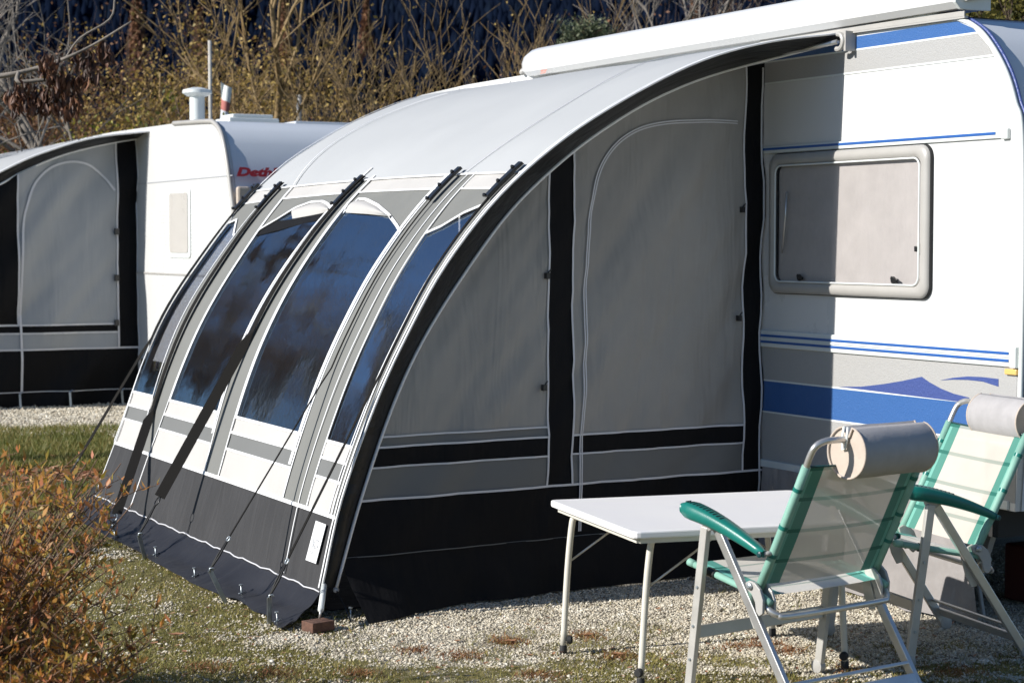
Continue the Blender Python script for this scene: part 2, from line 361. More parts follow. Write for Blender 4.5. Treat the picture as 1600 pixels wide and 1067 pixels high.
def S(s, t, off=0.):                       # point on the big curved cloth: s up the arch, t from near edge (0) to far edge (1)
    s = np.asarray(s, float); t = np.asarray(t, float)
    def cur(C): return np.stack([np.interp(s, _ar, C[:, k]) + np.where(s < 0, s*(C[6, k]-C[0, k])/(_ar[6]), 0) for k in range(3)], -1)
    a, b = cur(NS), cur(FS); P = a*(1-t)[..., None]+b*t[..., None]
    if np.any(off):
        e = 1e-3; N_ = Snorm(s, t); P = P+N_*np.asarray(off)[..., None] if np.ndim(off) else P+N_*off
    return P
def Snorm(s, t):
    s = np.clip(s, .006, .994); e = 5e-3
    a = S(s+e, t)-S(s-e, t); b = S(s, np.asarray(t)+.01)-S(s, np.asarray(t)-.01); n = np.cross(a, b); n /= np.linalg.norm(n, axis=-1, keepdims=True)
    return -n*np.sign(n[..., 0:1])
_gs, _gt = np.meshgrid(np.linspace(-.02, 1, 240), np.linspace(-.05, 1.05, 120), indexing='ij'); _gp = project(S(_gs, _gt))
def inv(px, py):
    i = np.argmin(((_gp-np.array([px, py]))**2).sum(-1)); s, t = _gs.ravel()[i], _gt.ravel()[i]
    for _ in range(8):
        p0 = project(S(s, t)); e = 1e-3
        J = np.stack([(project(S(s+e, t))-p0)/e, (project(S(s, t+e))-p0)/e], -1)
        try: d = np.linalg.solve(J, np.array([px, py])-p0)
        except Exception: break
        d = np.clip(d, -.05, .05); s += d[0]; t += d[1]
    return float(s), float(t)
def tline(pts, deg=2):                     # a seam running up the arch -> t(s)
    st = np.array([inv(*p) for p in pts]); lo, hi = st[:, 0].min(), st[:, 0].max(); c = np.polyfit(st[:, 0], st[:, 1], min(deg, len(pts)-1))
    return lambda s: np.polyval(c, np.clip(s, lo, hi))
def sline(pts, deg=2):                     # a seam running across -> s(t)
    st = np.array([inv(*p) for p in pts]); lo, hi = st[:, 1].min(), st[:, 1].max(); c = np.polyfit(st[:, 1], st[:, 0], min(deg, len(pts)-1))
    return lambda t: np.polyval(c, np.clip(t, lo, hi))
def sinterp(pts):
    st = np.array([inv(*p) for p in pts]); o = np.argsort(st[:, 1]); st = st[o]
    return lambda t: np.interp(t, st[:, 1], st[:, 0])
H1 = sline([(172, 689), (217, 703), (269, 723), (318, 738), (379, 760), (426, 773), (471, 788), (525, 811)])
H2 = sline([(195, 654), (217, 661), (252, 670), (277, 679), (354, 701), (458, 730), (499, 746), (532, 755)])
H3 = sline([(202, 632), (229, 640), (256, 647), (305, 661), (337, 668), (361, 675), (466, 702), (504, 715), (542, 726)])
H4 = sline([(208, 612), (236, 618), (268, 626), (318, 640), (340, 644), (373, 652), (468, 676), (510, 690), (552, 699)])
H5 = sline([(385, 318), (411, 316), (442, 313), (535, 303), (560, 301), (682, 297), (726, 296), (777, 296)])
H6 = sline([(390, 300), (456, 296), (562, 282), (703, 274), (808, 272)])
H0 = lambda t: 0*t-.004
c1 = lambda v: (lambda s: 0*np.asarray(s, float)+v)
B = [c1(1.), tline([(360, 344), (315, 400), (264, 481), (228, 559), (208, 611), (183, 679)]),
     tline([(426, 299), (360, 379), (276, 520), (237, 619), (217, 703)]),
     tline([(456, 296), (396, 367), (310, 520), (264, 628), (246, 679), (235, 704)]),
     tline([(559, 286), (537, 305), (519, 328), (489, 368), (454, 407), (390, 520), (360, 587), (338, 650), (325, 736)]),
     tline([(576, 284), (477, 410), (490-76, 520), (373, 650), (358, 679), (343, 740)]),
     tline([(702, 274), (630, 371), (581, 430), (512, 559), (492, 622), (468, 700), (444, 777)]),
     tline([(730, 274), (717, 292), (609, 430), (539, 559), (485, 740), (471, 788), (444, 879)]),
     tline([(741, 273), (668, 365), (626, 430), (556, 559), (510, 690), (497, 740), (481, 789)]),
     tline([(775, 297), (754, 322), (679, 430), (640, 491), (605, 559), (552, 700), (541, 735), (519, 805)]), c1(0.)]
awn = thing('caravan_awning', 'large grey and white porch awning with curved roof and blue reflecting windows', 'awning', (3.07, 9.3, 0))
def patch(name, bl, br, sb, stp, mat, nu=8, nv=14, off=0., smooth=True, rip=None, parent=awn, thick=0, label=None):
    P = []
    for v in np.linspace(0, 1, nv+1):
        row = []
        for u in np.linspace(0, 1, nu+1):
            s = .5
            for _ in range(6):
                tL, tR = float(bl(s)), float(br(s)); t = tL+(tR-tL)*u; a, b = float(sb(t)), float(stp(t)); s = a+(b-a)*v
            o = off
            if rip: o += rip(s, t, u, v)
            row.append(S(s, t, o))
        P.append(row)
    return part(name, grid(np.array(P)), mat, parent, smooth, label=label)
def seam(fn, a, b, w, along='s', off=.004, mat='piping', n=30, name='seam_tape', parent=awn, th=.002):
    x = np.linspace(a, b, n); s, t = (x, np.array([float(fn(q)) for q in x])) if along == 's' else (np.array([float(fn(q)) for q in x]), x)
    P = S(s, t, off); N_ = Snorm(s, t)
    return part(name, ribbon([tuple(p) for p in P], [tuple(q) for q in N_], w, th), mat, parent)
tens = lambda s, t, u, v: .0035*math.sin(t*61+s*9)*math.sin(v*math.pi)+.003*mnoise.noise((t*14, s*5, 3))
dark_rip = lambda s, t, u, v: .012*mnoise.noise((t*16, s*3, 1))*(.3+.7*math.sin(v*math.pi))+.004*math.sin(t*90)
# lower dark wall in three cloths, then the columns above it
patch('lower_wall', B[0], B[3], H0, H1, 'dark_cloth', 24, 8, rip=dark_rip)
patch('lower_wall', B[3], B[7], H0, H1, 'dark_cloth', 44, 8, rip=dark_rip)
patch('lower_wall', B[7], B[10], H0, H1, 'dark_cloth', 12, 8, rip=dark_rip)
for a, b in ((0, 1), (2, 3), (4, 5), (6, 7), (7, 8), (9, 10)): patch('pole_sleeve_panel', B[a], B[b], H1, H6, 'grey_cloth', 4, 36, rip=tens)
tops = {1: sinterp([(358, 350), (367, 338), (371, 344), (366, 368)]),
        3: sinterp([(396, 367), (411, 357), (435, 343), (462, 326), (487, 317), (505, 316), (513, 320), (519, 327)]),
        5: sinterp([(536, 338), (541, 327), (547, 317), (560, 312), (573, 313), (591, 322), (609, 337), (621, 353), (629, 367)]),
        8: sinterp([(668, 365), (691, 355), (726, 334), (757, 321)])}
for c in (1, 3, 5, 8):
    l, r = B[c], B[c+1]; tp = tops[c]
    patch('cream_panel', l, r, H1, H2, 'cream_cloth', 8, 4, rip=tens); patch('grey_stripe', l, r, H2, H3, 'stripe_cloth', 8, 3, rip=tens)
    patch('cream_panel', l, r, H3, H4, 'cream_cloth', 8, 3, rip=tens)
    patch('window_foil', l, r, H4, tp, 'foil', 20, 40, off=-.003, rip=lambda s, t, u, v: .006*mnoise.noise((t*9, s*6, 7))*math.sin(u*math.pi))
    patch('top_panel', l, r, tp, H5, 'grey_cloth', 20, 6, rip=tens); patch('cream_panel', l, r, H5, H6, 'cream_cloth', 10, 3, rip=tens)
    tl, tr = float(l(.62)), float(r(.62))
    seam(tp, float(l(float(tp(tl)))), float(r(float(tp(tr)))), .016, 't', .006)
    for hh, w in ((H2, .012), (H3, .012), (H4, .014), (H5, .011)):
        m_ = float(hh(.5)); seam(hh, float(l(m_)), float(r(m_)), w, 't')
    m_ = float(H1(.5)); 
seam(H1, 1., 0., .017, 't', .006); seam(H6, 1.0, 0., .012, 't', .006)
s1, s6, s4 = float(H1(.5)), float(H6(.5)), float(H4(.5))
for k, w, a, b in ((1, .011, s1, .60), (2, .011, s1, s6), (3, .011, s1, s6), (4, .013, s1, s6), (5, .013, s1, s6), (6, .013, s1, s6), (7, .008, .0, s6), (8, .012, s1, s6), (9, .012, s1, s6)):
    seam(B[k], a, b, w, 's')
# the broad white flaps that hold the zipped edges of the windows
for k, d, a, b, w in ((3, -.006, s4, .55, .02), (4, .006, s4-.03, .58, .022), (5, -.006, s4, .56, .026), (6, .008, s4-.04, .55, .032)):
    f0 = B[k]; seam(lambda s, f0=f0, d=d: f0(s)+d, a, b, w, 's', .006, name='window_flap')
seam(c1(.004), 0, 1, .012, 's', .006); seam(c1(.996), 0, 1, .012, 's', .006)
seam(c1(.022), s1, s6, .008, 's', .006)
seam(B[3], .0, s1, .013, 's')
# rolled-up blinds behind the tops of two windows
def sc(pts): return sinterp(pts)
patch('rolled_blind', tline([(458, 341), (460, 330)]), B[4], sc([(459, 342), (487, 337), (516, 331)]), lambda t: tops[3](t)-.002, 'cream_cloth', 14, 5, off=.002, rip=lambda s, t, u, v: .018*math.sin(v*math.pi))
patch('rolled_blind', tline([(540, 340), (541, 330)]), tline([(612, 345), (614, 340)]), sc([(543, 333), (575, 335), (612, 339)]), lambda t: tops[5](t)-.002, 'cream_cloth', 14, 5, off=.002, rip=lambda s, t, u, v: .018*math.sin(v*math.pi))
patch('painted_blind_shadow', tline([(400, 366), (404, 360)]), B[4], sc([(400, 369), (450, 356), (480, 348), (514, 341)]), lambda t: np.minimum(tops[3](t), sc([(440, 345), (459, 342), (487, 337), (516, 331)])(t)), 'black_cloth', 14, 4, off=.0)  # black sheet stands in for the shadow below the rolled blind
# roof: three cloth panels between the sewn seams
RA = tline([(733, 270), (824, 202), (939, 135), (1040, 91)], 2); RB = tline([(456, 296), (500, 246), (584, 189), (702, 148)], 2)
one = lambda t: 1.+0*t
for a, b in ((B[0], RB), (RB, RA), (RA, B[10])):
    patch('roof_panel', a, b, H6, one, 'roof_cloth', 24, 28, rip=lambda s, t, u, v: .004*math.sin(u*math.pi)*math.sin(v*math.pi)+.007*mnoise.noise((t*5-s*3, s*4+t*2, 9))+.004*mnoise.noise((t*14+s*9, s*6, 2)))
seam(RA, s6, 1., .006, 's', .007, 'tape_offwhite'); seam(RB, s6, 1., .011, 's', .009)
# black gusset between the roof edge and the side wall, bulging a little
P = []
for i in range(0, 201, 4):
    a, b = NS[i], IS[i]; row = []
    for k in range(6):
        v = k/5; q = a*(1-v)+b*v; bulge = math.sin(v*math.pi)*(.018+.010*math.sin(i*.11)); q = q+np.array([-.4, -1, .2])*bulge; row.append(q)
    P.append(row)
part('gusset_band', grid(np.array(P)), 'black_band', awn, True)
part('edge_piping', tube([tuple(p+np.array([0, -.006, .004])) for p in NS[::4]], .0055, 6), 'piping', awn, True)
part('edge_piping', tube([tuple(p+np.array([0, -.012, 0])) for p in IS[::4]], .0075, 6), 'piping', awn, True)
# side wall
SA, SB = np.array([3.074, 7.566]), np.array([5.465, 7.725])
def sideY(X): return 7.571+(X-3.139)*.0665
def onS(x, y): return onV(x, y, SA, SB)
zt = lambda X: np.interp(X, [q[0] for q in in_nodes[:10]]+[5.465], [q[2] for q in in_nodes[:10]]+[2.465])
xz = lambda z: np.interp(z, [q[2] for q in in_nodes[:10]], [q[0] for q in in_nodes[:10]])
za = float(np.mean([onS(*p)[2] for p in ((600, 681), (840, 669))])); zb = float(np.mean([onS(*p)[2] for p in ((592, 697), (840, 683), (1060, 671), (1153, 664))]))
zc = float(np.mean([onS(*p)[2] for p in ((581, 729), (840, 714), (1060, 699), (1151, 692))])); zd = float(np.mean([onS(*p)[2] for p in ((564, 781), (840, 761), (1060, 744), (1188, 735))]))
zh = float(np.mean([onS(*p)[2] for p in ((540, 868), (840, 847))]))
X1, X2 = float(onS(856, 500)[0]), float(onS(895, 500)[0]); X3, X4 = float(onS(1162, 420)[0]), XW-.012
def wrink(X, z): return .020*mnoise.noise((X*2.2-z*1.1, z*.8, 4))+.026*mnoise.noise((X*5.5-z*4.2, z*.9+X*.5, 8))+.010*mnoise.noise((X*13-z*9.5, z*1.5+X, 5))
def sp(X, z, o=0.): return (X, sideY(X)+wrink(X, z)-o, z)
def side_z(name, za_, zb_, X1_, mat, n=10, m=16):   # cloth whose left edge follows the arch
    return part(name, grid([[sp(xz(z)*(1-u)+X1_*u, z) for u in np.linspace(0, 1, m+1)] for z in np.linspace(za_, zb_, n+1)]), mat, awn, True)
def side_x(name, Xa, Xb, f0, f1, mat, n=10, m=30):
    return part(name, grid([[sp(X, f0(X)*(1-v)+f1(X)*v) for X in np.linspace(Xa, Xb, n+1)] for v in np.linspace(0, 1, m+1)]), mat, awn, True)
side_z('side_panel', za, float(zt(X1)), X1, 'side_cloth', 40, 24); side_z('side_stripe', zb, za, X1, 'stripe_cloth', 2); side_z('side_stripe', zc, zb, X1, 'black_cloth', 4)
side_z('side_stripe', zd, zc, X1, 'stripe_cloth', 4); side_z('side_lower_wall', zh, zd, X1, 'black_cloth', 8)
K = lambda v: (lambda X: v)
side_x('side_strip', X1, X2, K(zd), zt, 'black_cloth', 4, 40); side_x('side_lower_wall', X1, X4, K(zh), K(zd), 'black_cloth', 30, 8)
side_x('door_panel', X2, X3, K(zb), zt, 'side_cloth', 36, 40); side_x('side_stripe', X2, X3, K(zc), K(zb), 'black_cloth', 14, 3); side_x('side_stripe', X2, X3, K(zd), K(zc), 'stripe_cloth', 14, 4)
side_x('side_strip', X3, X4, K(zd), zt, 'black_cloth', 6, 40)
def swtape(pts, w, name='seam_tape', off=.004, mat='tape_offwhite'):
    P = [(p[0], sideY(p[0])+wrink(p[0], p[1])-off, p[1]) for p in pts]; return part(name, ribbon(P, (0, -1, 0), w), mat, awn)
lin = lambda a, b, n=24: [tuple(np.asarray(a)*(1-k/n)+np.asarray(b)*k/n) for k in range(n+1)]
swtape(lin((X1, zd), (X1, float(zt(X1)))), .009); swtape(lin((X2, zd), (X2, float(zt(X2)))), .009)
swtape(lin((X3, zd), (X3, float(zt(X3)))), .009); swtape(lin((X4-.014, zh), (X4-.014, 2.44)), .009)
swtape(lin((float(xz(za)), za), (X1, za)), .008); swtape(lin((float(xz(zb)), zb), (X1, zb)), .009); swtape(lin((X2, zb), (X3, zb)), .009)
swtape(lin((float(xz(zc)), zc), (X1, zc)), .008); swtape(lin((X2, zc), (X3, zc)), .008); swtape(lin((float(xz(zd)), zd), (X4, zd), 40), .010); swtape(lin((float(xz(zh)), zh), (X4, zh), 40), .004, mat='stripe_cloth')
zip_px = [(906, 830), (906, 770), (908, 660), (911, 560), (913, 470), (917, 390), (921, 330), (929, 283), (945, 246), (970, 217), (1003, 199), (1045, 190), (1100, 188), (1150, 190)]
zp = [onS(*p) for p in zip_px]; zpts = [(p[0], p[2]) for p in spline([(q[0], 0, q[2]) for q in zp], 80)]
off_pts = []
for i, p in enumerate(zpts):
    a, b = zpts[max(i-1, 0)], zpts[min(i+1, 80)]; d = np.array([b[0]-a[0], b[1]-a[1]]); d /= np.linalg.norm(d); off_pts.append((p[0]+d[1]*.011, p[1]-d[0]*.011))
swtape(zpts, .006, 'door_zip', .006); swtape(off_pts, .006, 'door_zip', .006)
for q in ((853, 431), (848, 605), (1157, 328), (1152, 497)):
    p = onS(*q); part('toggle', join(box((p[0]-.004, p[1]-.02, p[2]), (.010, .012, .014)), tube([(p[0], p[1]-.02, p[2]+.012), (p[0]+.012, p[1]-.026, p[2]+.03)], .004, 6)), 'plastic_black', awn, bevel=.003)
# mud flap under the side wall, hanging to the gravel and creased
def flap_side():
    rows = []
    for v in np.linspace(0, 1, 9):
        row = []
        for X in np.linspace(3.17, XW-.02, 90):
            out = v**1.5*(.05+.04*mnoise.noise((X*2.2, 0, 2))+.19*max(0, 1-(X-3.17)/.55)**.8)+v*.024*mnoise.noise((X*7, v*1.5, 3))+.012*math.sin(v*math.pi)*mnoise.noise((X*4-v*3, v, 6)); row.append((X+.02*v, sideY(X)-out, zh*(1-v)+v*(.008+.012*abs(mnoise.noise((X*3, 5, 1))))))
        rows.append(row)
    return grid(rows)
part('side_mud_flap', flap_side(), 'black_cloth', awn, True)
# front mud flap: from the stitched hem out to the ground
hem_t = [inv(*p)[1] for p in ((498, 908), (444, 878), (379, 852), (318, 826), (250, 795), (201, 775), (150, 759))]
ground_px = [(498, 925), (478, 950), (455, 971), (435, 981), (417, 961), (397, 955), (376, 940), (354, 933), (325, 921), (300, 911), (278, 898), (238, 877), (220, 864), (188, 848), (167, 838), (147, 826), (120, 812), (96, 798), (110, 780), (135, 765), (150, 760)]
gp = []
for i, p in enumerate(ground_px):
    g = onZ(p[0], p[1], .012 if 2 < i < 18 else .03+.05*(i in (0, 20))); gp.append(g)
gs_ = spline(gp, 120); rows = []
for k, g in enumerate(gs_):
    y = np.clip((g[1]-7.30)/(11.35-7.30), 0, 1); t = float(np.clip((g[1]-7.5)/(11.1-7.5), 0, 1)); h = S(-.004, t)
    row = []
    for v in np.linspace(0, 1, 12):
        q = h*(1-v)+np.asarray(g)*v; q = q.copy(); m_ = math.sin(v*math.pi)
        q[2] += m_*(.028*mnoise.noise((q[1]*3.5, v*1.5, 0))+.012*mnoise.noise((q[1]*11, v*2, 3)))-.018*m_+(.012*abs(mnoise.noise((g[1]*6, 3, 3))) if v == 1 else 0)
        q[2] = max(q[2], .006); row.append(q)
    rows.append(row)
part('front_mud_flap', grid(np.array(rows)), 'skirt_vinyl', awn, True)
hp = S(np.full(60, -.004), np.linspace(0, 1, 60), .004); part('hem_cord', tube([tuple(p+np.array([-.002, 0, .006*math.sin(i*1.7)*math.sin(i*.45)])) for i, p in enumerate(hp)], .0035, 5), 'tape_offwhite', awn, True)
K0 = lambda v: (lambda X: v)
# far side wall (closes the tent), with a clear window in it
ztf = lambda X: float(np.interp(X, FS[:, 0], FS[:, 2]))-.02
def fwall(name, Xa, Xb, f0, f1, mat): part(name, grid([[(X, 11.08, f0(X)*(1-v)+f1(X)*v) for X in np.linspace(Xa, Xb, 10)] for v in np.linspace(0, 1, 6)]), mat, awn, True)
fx = lambda z: float(np.interp(z, FS[:, 2], FS[:, 0]))
def fwz(name, fa, fb, z0, z1, mat): part(name, grid([[(fa(z)*(1-u)+fb(z)*u, 11.08, z) for u in np.linspace(0, 1, 4)] for z in np.linspace(z0, z1, 20)]), mat, awn, True)
XR = lambda z: XW-.01
fwz('far_side_wall', lambda z: fx(z)+.005, XR, .05, .74, 'side_cloth'); fwz('far_side_wall', lambda z: fx(z)+.005, lambda z: fx(z)+.05, .74, 1.80, 'side_cloth'); fwz('far_window_foil', lambda z: fx(z)+.05, lambda z: fx(z)+.22, .74, 1.80, 'foil_far')
fwz('far_side_wall', lambda z: fx(z)+.22, XR, .74, 1.80, 'side_cloth'); fwz('far_side_wall', lambda z: min(fx(z)+.005, XW-.03), XR, 1.80, 2.54, 'side_cloth')
# webbing clamps at the heads of the poles, storm straps and guys
def strap(tcol, s_leave, pts, w, th=.002, mat='strap', s_top=None, name='storm_strap', off=.016, tw=None):
    st_ = s6+.005 if s_top is None else s_top
    ss = np.linspace(st_, s_leave, 16); base = S(ss, np.array([float(tcol(q)) for q in ss]), off); nn = Snorm(ss, np.array([float(tcol(q)) for q in ss]))
    P = [tuple(p) for p in base]+[tuple(map(float, p)) for p in pts]; N_ = [tuple(q) for q in nn]+[tuple(nn[-1])]*len(pts)
    if tw:                                   # strap twists edge-on once it hangs free
        N_ = N_[:16]+[tw]*len(pts)
    return part(name, ribbon(P, N_, w, th), mat, awn)
mid = lambda a, b, k=.5: (lambda s: a(s)*(1-k)+b(s)*k)
TC = {'a': c1(.99), 'b': mid(B[2], B[3], .35), 'c': mid(B[4], B[5], .35), 'd': mid(B[6], B[7], .5), 'e': mid(B[9], B[10], .45)}
for k, ts, te in (('a', .62, .545), ('b', .62, .53), ('c', .62, .56), ('d', .625, .56), ('e', .63, .575)):
    ss = np.linspace(s6+.004, s6-.055, 6); P = S(ss, np.array([float(TC[k](q)) for q in ss]), .02)
    part('strap_clamp', ribbon([tuple(p) for p in P], [tuple(q) for q in Snorm(ss, np.full(6, .5))], .042, .014), 'plastic_black', awn, bevel=.004)
    for j in (1, 3, 5): part('clamp_bolt', lathe([(.008, 0), (.010, .006), (.004, .014)], P[j]+Snorm(ss[j], .5)*.014, Snorm(ss[j], .5), 8), 'plastic_black', awn)
def on_tangent(px, py, P0, grd):            # point of a free strap between leave point and ground point, at measured pixel height
    P0, grd = np.asarray(P0), np.asarray(grd); ks = np.linspace(0, 1, 200); Q = P0+(grd-P0)*ks[:, None]; i = np.argmin(abs(project(Q)[:, 1]-py)); return Q[i]
pegs = []
def leave(k, px, py): s, t = inv(px, py); return s
def guy(k, leave_px, foot_px, head_px, end_px, w, gap=0):
    s_l = inv(*leave_px)[0]; foot = onZ(*foot_px); dh = depth_of(foot)-.05; head = onD(head_px[0], head_px[1], dh)
    P0 = S(s_l, float(TC[k](s_l)), .02); endp = on_tangent(end_px[0], end_px[1], P0, head); return s_l, P0, endp, head, foot
sD = {}
for k, lp, fp, hp_, ep, w in (('a', (232, 530), (104, 768), (102, 752), (130, 716), .035), ('b', (232, 640), (186, 845), (176, 822), (167, 803), .055), ('c', (402, 520), (227, 873), (217, 835), (251, 776), .058),
                            ('d', (510, 575), (353, 942), (328, 890), (362, 838), .013), ('e', (600, 585), (421, 976), (421, 932), (454, 872), .02)):
    s_l, P0, e, head, foot = guy(k, lp, fp, hp_, ep, w)
    if k in 'bc':
        e = np.asarray(e); cross = (0, 0, 0)
        nrm = np.cross(e-P0, np.array([0, 1., 0])); nrm = nrm/np.linalg.norm(nrm); nrm *= -np.sign(nrm[0])
        cv = _O-P0; dr = (e-P0)/np.linalg.norm(e-P0); cv = cv-dr*np.dot(cv, dr); cv /= np.linalg.norm(cv); strap(TC[k], s_l, [P0*(1-q)+e*q for q in (.1, .4, .7, 1)], w, .003, tw=tuple(nrm*.35+cv*.65))
    else: 
        nrm = np.cross(e-P0, np.array([0, 1., 0])); nrm = nrm/np.linalg.norm(nrm); nrm *= -np.sign(nrm[0])
        strap(TC[k], s_l, [P0*(1-q)+np.asarray(e)*q for q in (.1, .4, .7, 1)], w, .003, tw=tuple(nrm))
    sD[k] = (np.asarray(e), head, foot, nrm)
# ring or ladder buckle, then the rubber loop down to the peg
for k, (e, head, foot, nrm) in sD.items():
    ax = np.array([0, 1., 0]); dn = (head-e)/np.linalg.norm(head-e)
    rr = .026 if k in 'bc' else .014
    ring = [tuple(e+dn*(rr*.9)+ax*rr*math.cos(a)+dn*rr*.9*math.sin(a)) for a in np.linspace(0, 2*math.pi, 15)]
    part('strap_ring', tube(ring, .0035, 6, False), 'steel' if k != 'c' else 'plastic_black', awn, True)
    q0 = e+dn*rr*1.7
    part('rubber_loop', join(tube([tuple(q0+ax*.004), tuple((q0+head)/2+ax*.012), tuple(head)], .0045, 6), tube([tuple(q0-ax*.004), tuple((q0+head)/2-ax*.012), tuple(head)], .0045, 6)), 'rubber', awn, True)
# near pole foot: white tube, screw, spreading plate
pt, pb, ps = onV(509, 925, SA, SB), onV(500, 960, SA, SB), None
blk_top = onZ(497, 968, .045)
pb = np.array([blk_top[0]+.012, blk_top[1], .085]); ptop = np.array([3.085, 7.565, .145])
part('pole_foot', tube([tuple(ptop), tuple(pb)], .0125, 12), 'white_trim', awn, True)
part('pole_screw', tube([tuple(pb), (pb[0]-.006, pb[1], .05)], .0045, 8), 'alu', awn, True)
# corner guy at the near arch foot
cg = onD(525, 921, depth_of(IS[0])); cgf = onZ(548, 970, .02)
part('corner_knot', lathe([(.004, -.012), (.013, -.004), (.013, .004), (.004, .012)], cg, (0, -1, .2), 10), 'tape_offwhite', awn, True)
part('corner_guy', tube([tuple(cg), tuple((cg+cgf)/2+np.array([.01, 0, -.01])), tuple(cgf)], .004, 6), 'plastic_black', awn, True)
# ridge pole end and its bracket at the caravan rail
a_, b_ = onX(1255, 78, XW-.10), onX(1308, 66, XW-.06)
part('ridge_pole', tube([(XW-.30, 7.62, 2.46), tuple(a_), tuple(b_)], .011, 10), 'alu', awn, True)
arc = [tuple(b_+np.array([0, -.034*math.sin(q)-.01, .034*math.cos(q)])) for q in np.linspace(-.2, 3.6, 14)]
part('pole_bracket', join(tube(arc, .012, 8), box(tuple(b_+np.array([.03, -.055, 0])), (.03, .007, .045))), 'grey_plastic', awn, True, auto=True)
gsh = part('groundsheet', prism([(3.16, 7.68, .006), (XW-.05, 7.80, .006), (XW-.05, 11.0, .006), (3.16, 11.0, .006)], (0, 0, .004)), 'dark_cloth', None, loc=(4.3, 9.4, 0)); tag(gsh, 'unseen dark groundsheet added to darken the inside of the near awning', 'groundsheet')  # unseen; added so sunlit gravel does not brighten the interior
# printed label on the lower front wall
lb = [inv(*p) for p in ((498, 814), (514, 820), (498, 881), (482, 875))]
LP = [S(s, t, .012) for s, t in lb]; nl = Snorm(.1, .02)
lab = part('maker_label', prism([tuple(p) for p in LP], tuple(nl*.002)), 'label', awn)
xd = LP[1]-LP[0]; yd = LP[0]-LP[3]; lw = float(np.linalg.norm(xd)); lh = float(np.linalg.norm(yd)); xd /= lw; yd /= lh
def lt(s, u, v, size, w, m='grey_letter'):
    part('lettering', text_geo(s, size, LP[3]+xd*lw*u+yd*lh*v+nl*.003, xd, yd-xd*np.dot(xd, yd), .0012, fit=lw*w), m, lab)
lt('INETO', .16, .40, .045, .7); lt('AWNINGS', .18, .335, .018, .66, 'grey_letter'); lt('INACA', .2, .17, .03, .6)
for sgn, v in ((.3, .60), (.3, .56)): pass

# ground pegs, each its own thing
def ground_peg(label, foot, head, w=.012, name='tent_peg'):
    foot = np.asarray(foot, float); head = np.asarray(head, float); d = (head-foot)
    t = thing(name, label, 'peg', foot, group='pegs holding the near awning down')
    part('shaft', beam(tuple(foot-d*.12), tuple(head), w*1.5, .004, (0, -1, .2)), 'steel', t)
    part('hook', tube([tuple(head+np.array([0, 0, -.012])), tuple(head+np.array([0, 0, .006])), tuple(head+np.array([.010, -.004, .010])), tuple(head+np.array([.017, -.006, 0]))], .0045, 6), 'steel', t, True)
for k, lb_ in (('a', 'small metal peg in the grass at the end of the far corner guy'), ('b', 'steel peg under the farthest broad black strap beside the orange bush'), ('c', 'flat steel peg below the black strap with the round ring'), ('d', 'leaning flat steel peg on the middle thin guy'), ('e', 'upright flat steel peg at the near corner of the mud flap')):
    e, head, foot, n_ = sD[k]; ground_peg(lb_, foot, head, .014 if k in 'cde' else .009)
def nail_peg(px, py, label):
    g = onZ(px, py, .012); h = g+np.array([-.004, 0, .05])
    t = thing('flap_peg', label, 'peg', g, group='small nail pegs along the mud flap')
    part('shaft', tube([tuple(g-np.array([0, 0, .02])), tuple(h)], .0035, 6), 'steel', t, True)
    part('head', lathe([(.010, 0), (.010, .004), (.003, .006)], h, (0, 0, 1), 8), 'steel', t)
    part('cross_bar', tube([tuple(g+np.array([-.018, -.01, .014])), tuple(g+np.array([.02, .01, .018]))], .003, 6), 'steel', t, True)
for px, py, lb_ in ((180, 843, 'small nail peg in the mud flap nearest the orange bush'), (244, 870, 'small nail peg beside the peg of the ringed strap'), (305, 904, 'small nail peg midway along the flap edge'), (378, 931, 'small nail peg right of the leaning steel peg'), (434, 975, 'small nail peg at the near corner tip of the flap'), (549, 968, 'greenish nail peg on the gravel at the end of the corner guy')): nail_peg(px, py, lb_)
blk = part('wooden_block', box((blk_top[0], blk_top[1], .022), (.055, .042, .021), Matrix.Rotation(R(12), 3, 'Z')), 'brick', None, bevel=.004, loc=(blk_top[0], blk_top[1], 0))
tag(blk, 'small reddish brown block under the near awning pole foot', 'block')
# ================================================================ THE NEAR CARAVAN
Y0, Y1 = 5.935, 12.35
car = thing('caravan', 'near white caravan with blue and grey hammered stripes beside the awning', 'caravan', (XW, 9, 0))
prof = [(5.96, .50), (5.935, .85), (5.93, 1.5), (5.945, 2.03), (5.985, 2.16), (6.04, 2.285), (6.13, 2.405), (6.225, 2.487), (6.36, 2.54), (6.62, 2.572), (7.3, 2.592), (9.1, 2.60)]
half = [(p[0], p[1]) for p in prof]; full = half+[(2*9.14-p[0], p[1]) for p in half[::-1]]
XE = XW+2.28
part('body', prism([(XW, y, z) for y, z in full], (XE-XW, 0, 0)), 'white_gelcoat', car)
# end wall skin in white with its bluish shade put into the colour, 4 mm proud of the body, with a blue line near the roof edge
def skin(fr, off):
    V = []; 
    for (y, z), (ny, nz) in fr: V.append((y+ny*off, z+nz*off))
    return V
endp = [(p, None) for p in prof[:10]]; nn = []
for i in range(10):
    a, b = prof[max(i-1, 0)], prof[min(i+1, 9)]; d = np.array([b[0]-a[0], b[1]-a[1]]); d /= np.linalg.norm(d); nn.append((-d[1], d[0]))
outer = [(prof[i][0]+nn[i][0]*.005, prof[i][1]+nn[i][1]*.005) for i in range(10)]
part('end_wall', grid([[(x, y, z) for y, z in outer] for x in np.linspace(XW+.03, XE-.03, 4)]), 'shaded_gelcoat', car, True)
bl = [(prof[i][0]+nn[i][0]*.009, prof[i][1]+nn[i][1]*.009) for i in (8, 9)]; m0 = tuple(np.array(bl[0])*.5+np.array(bl[1])*.5)
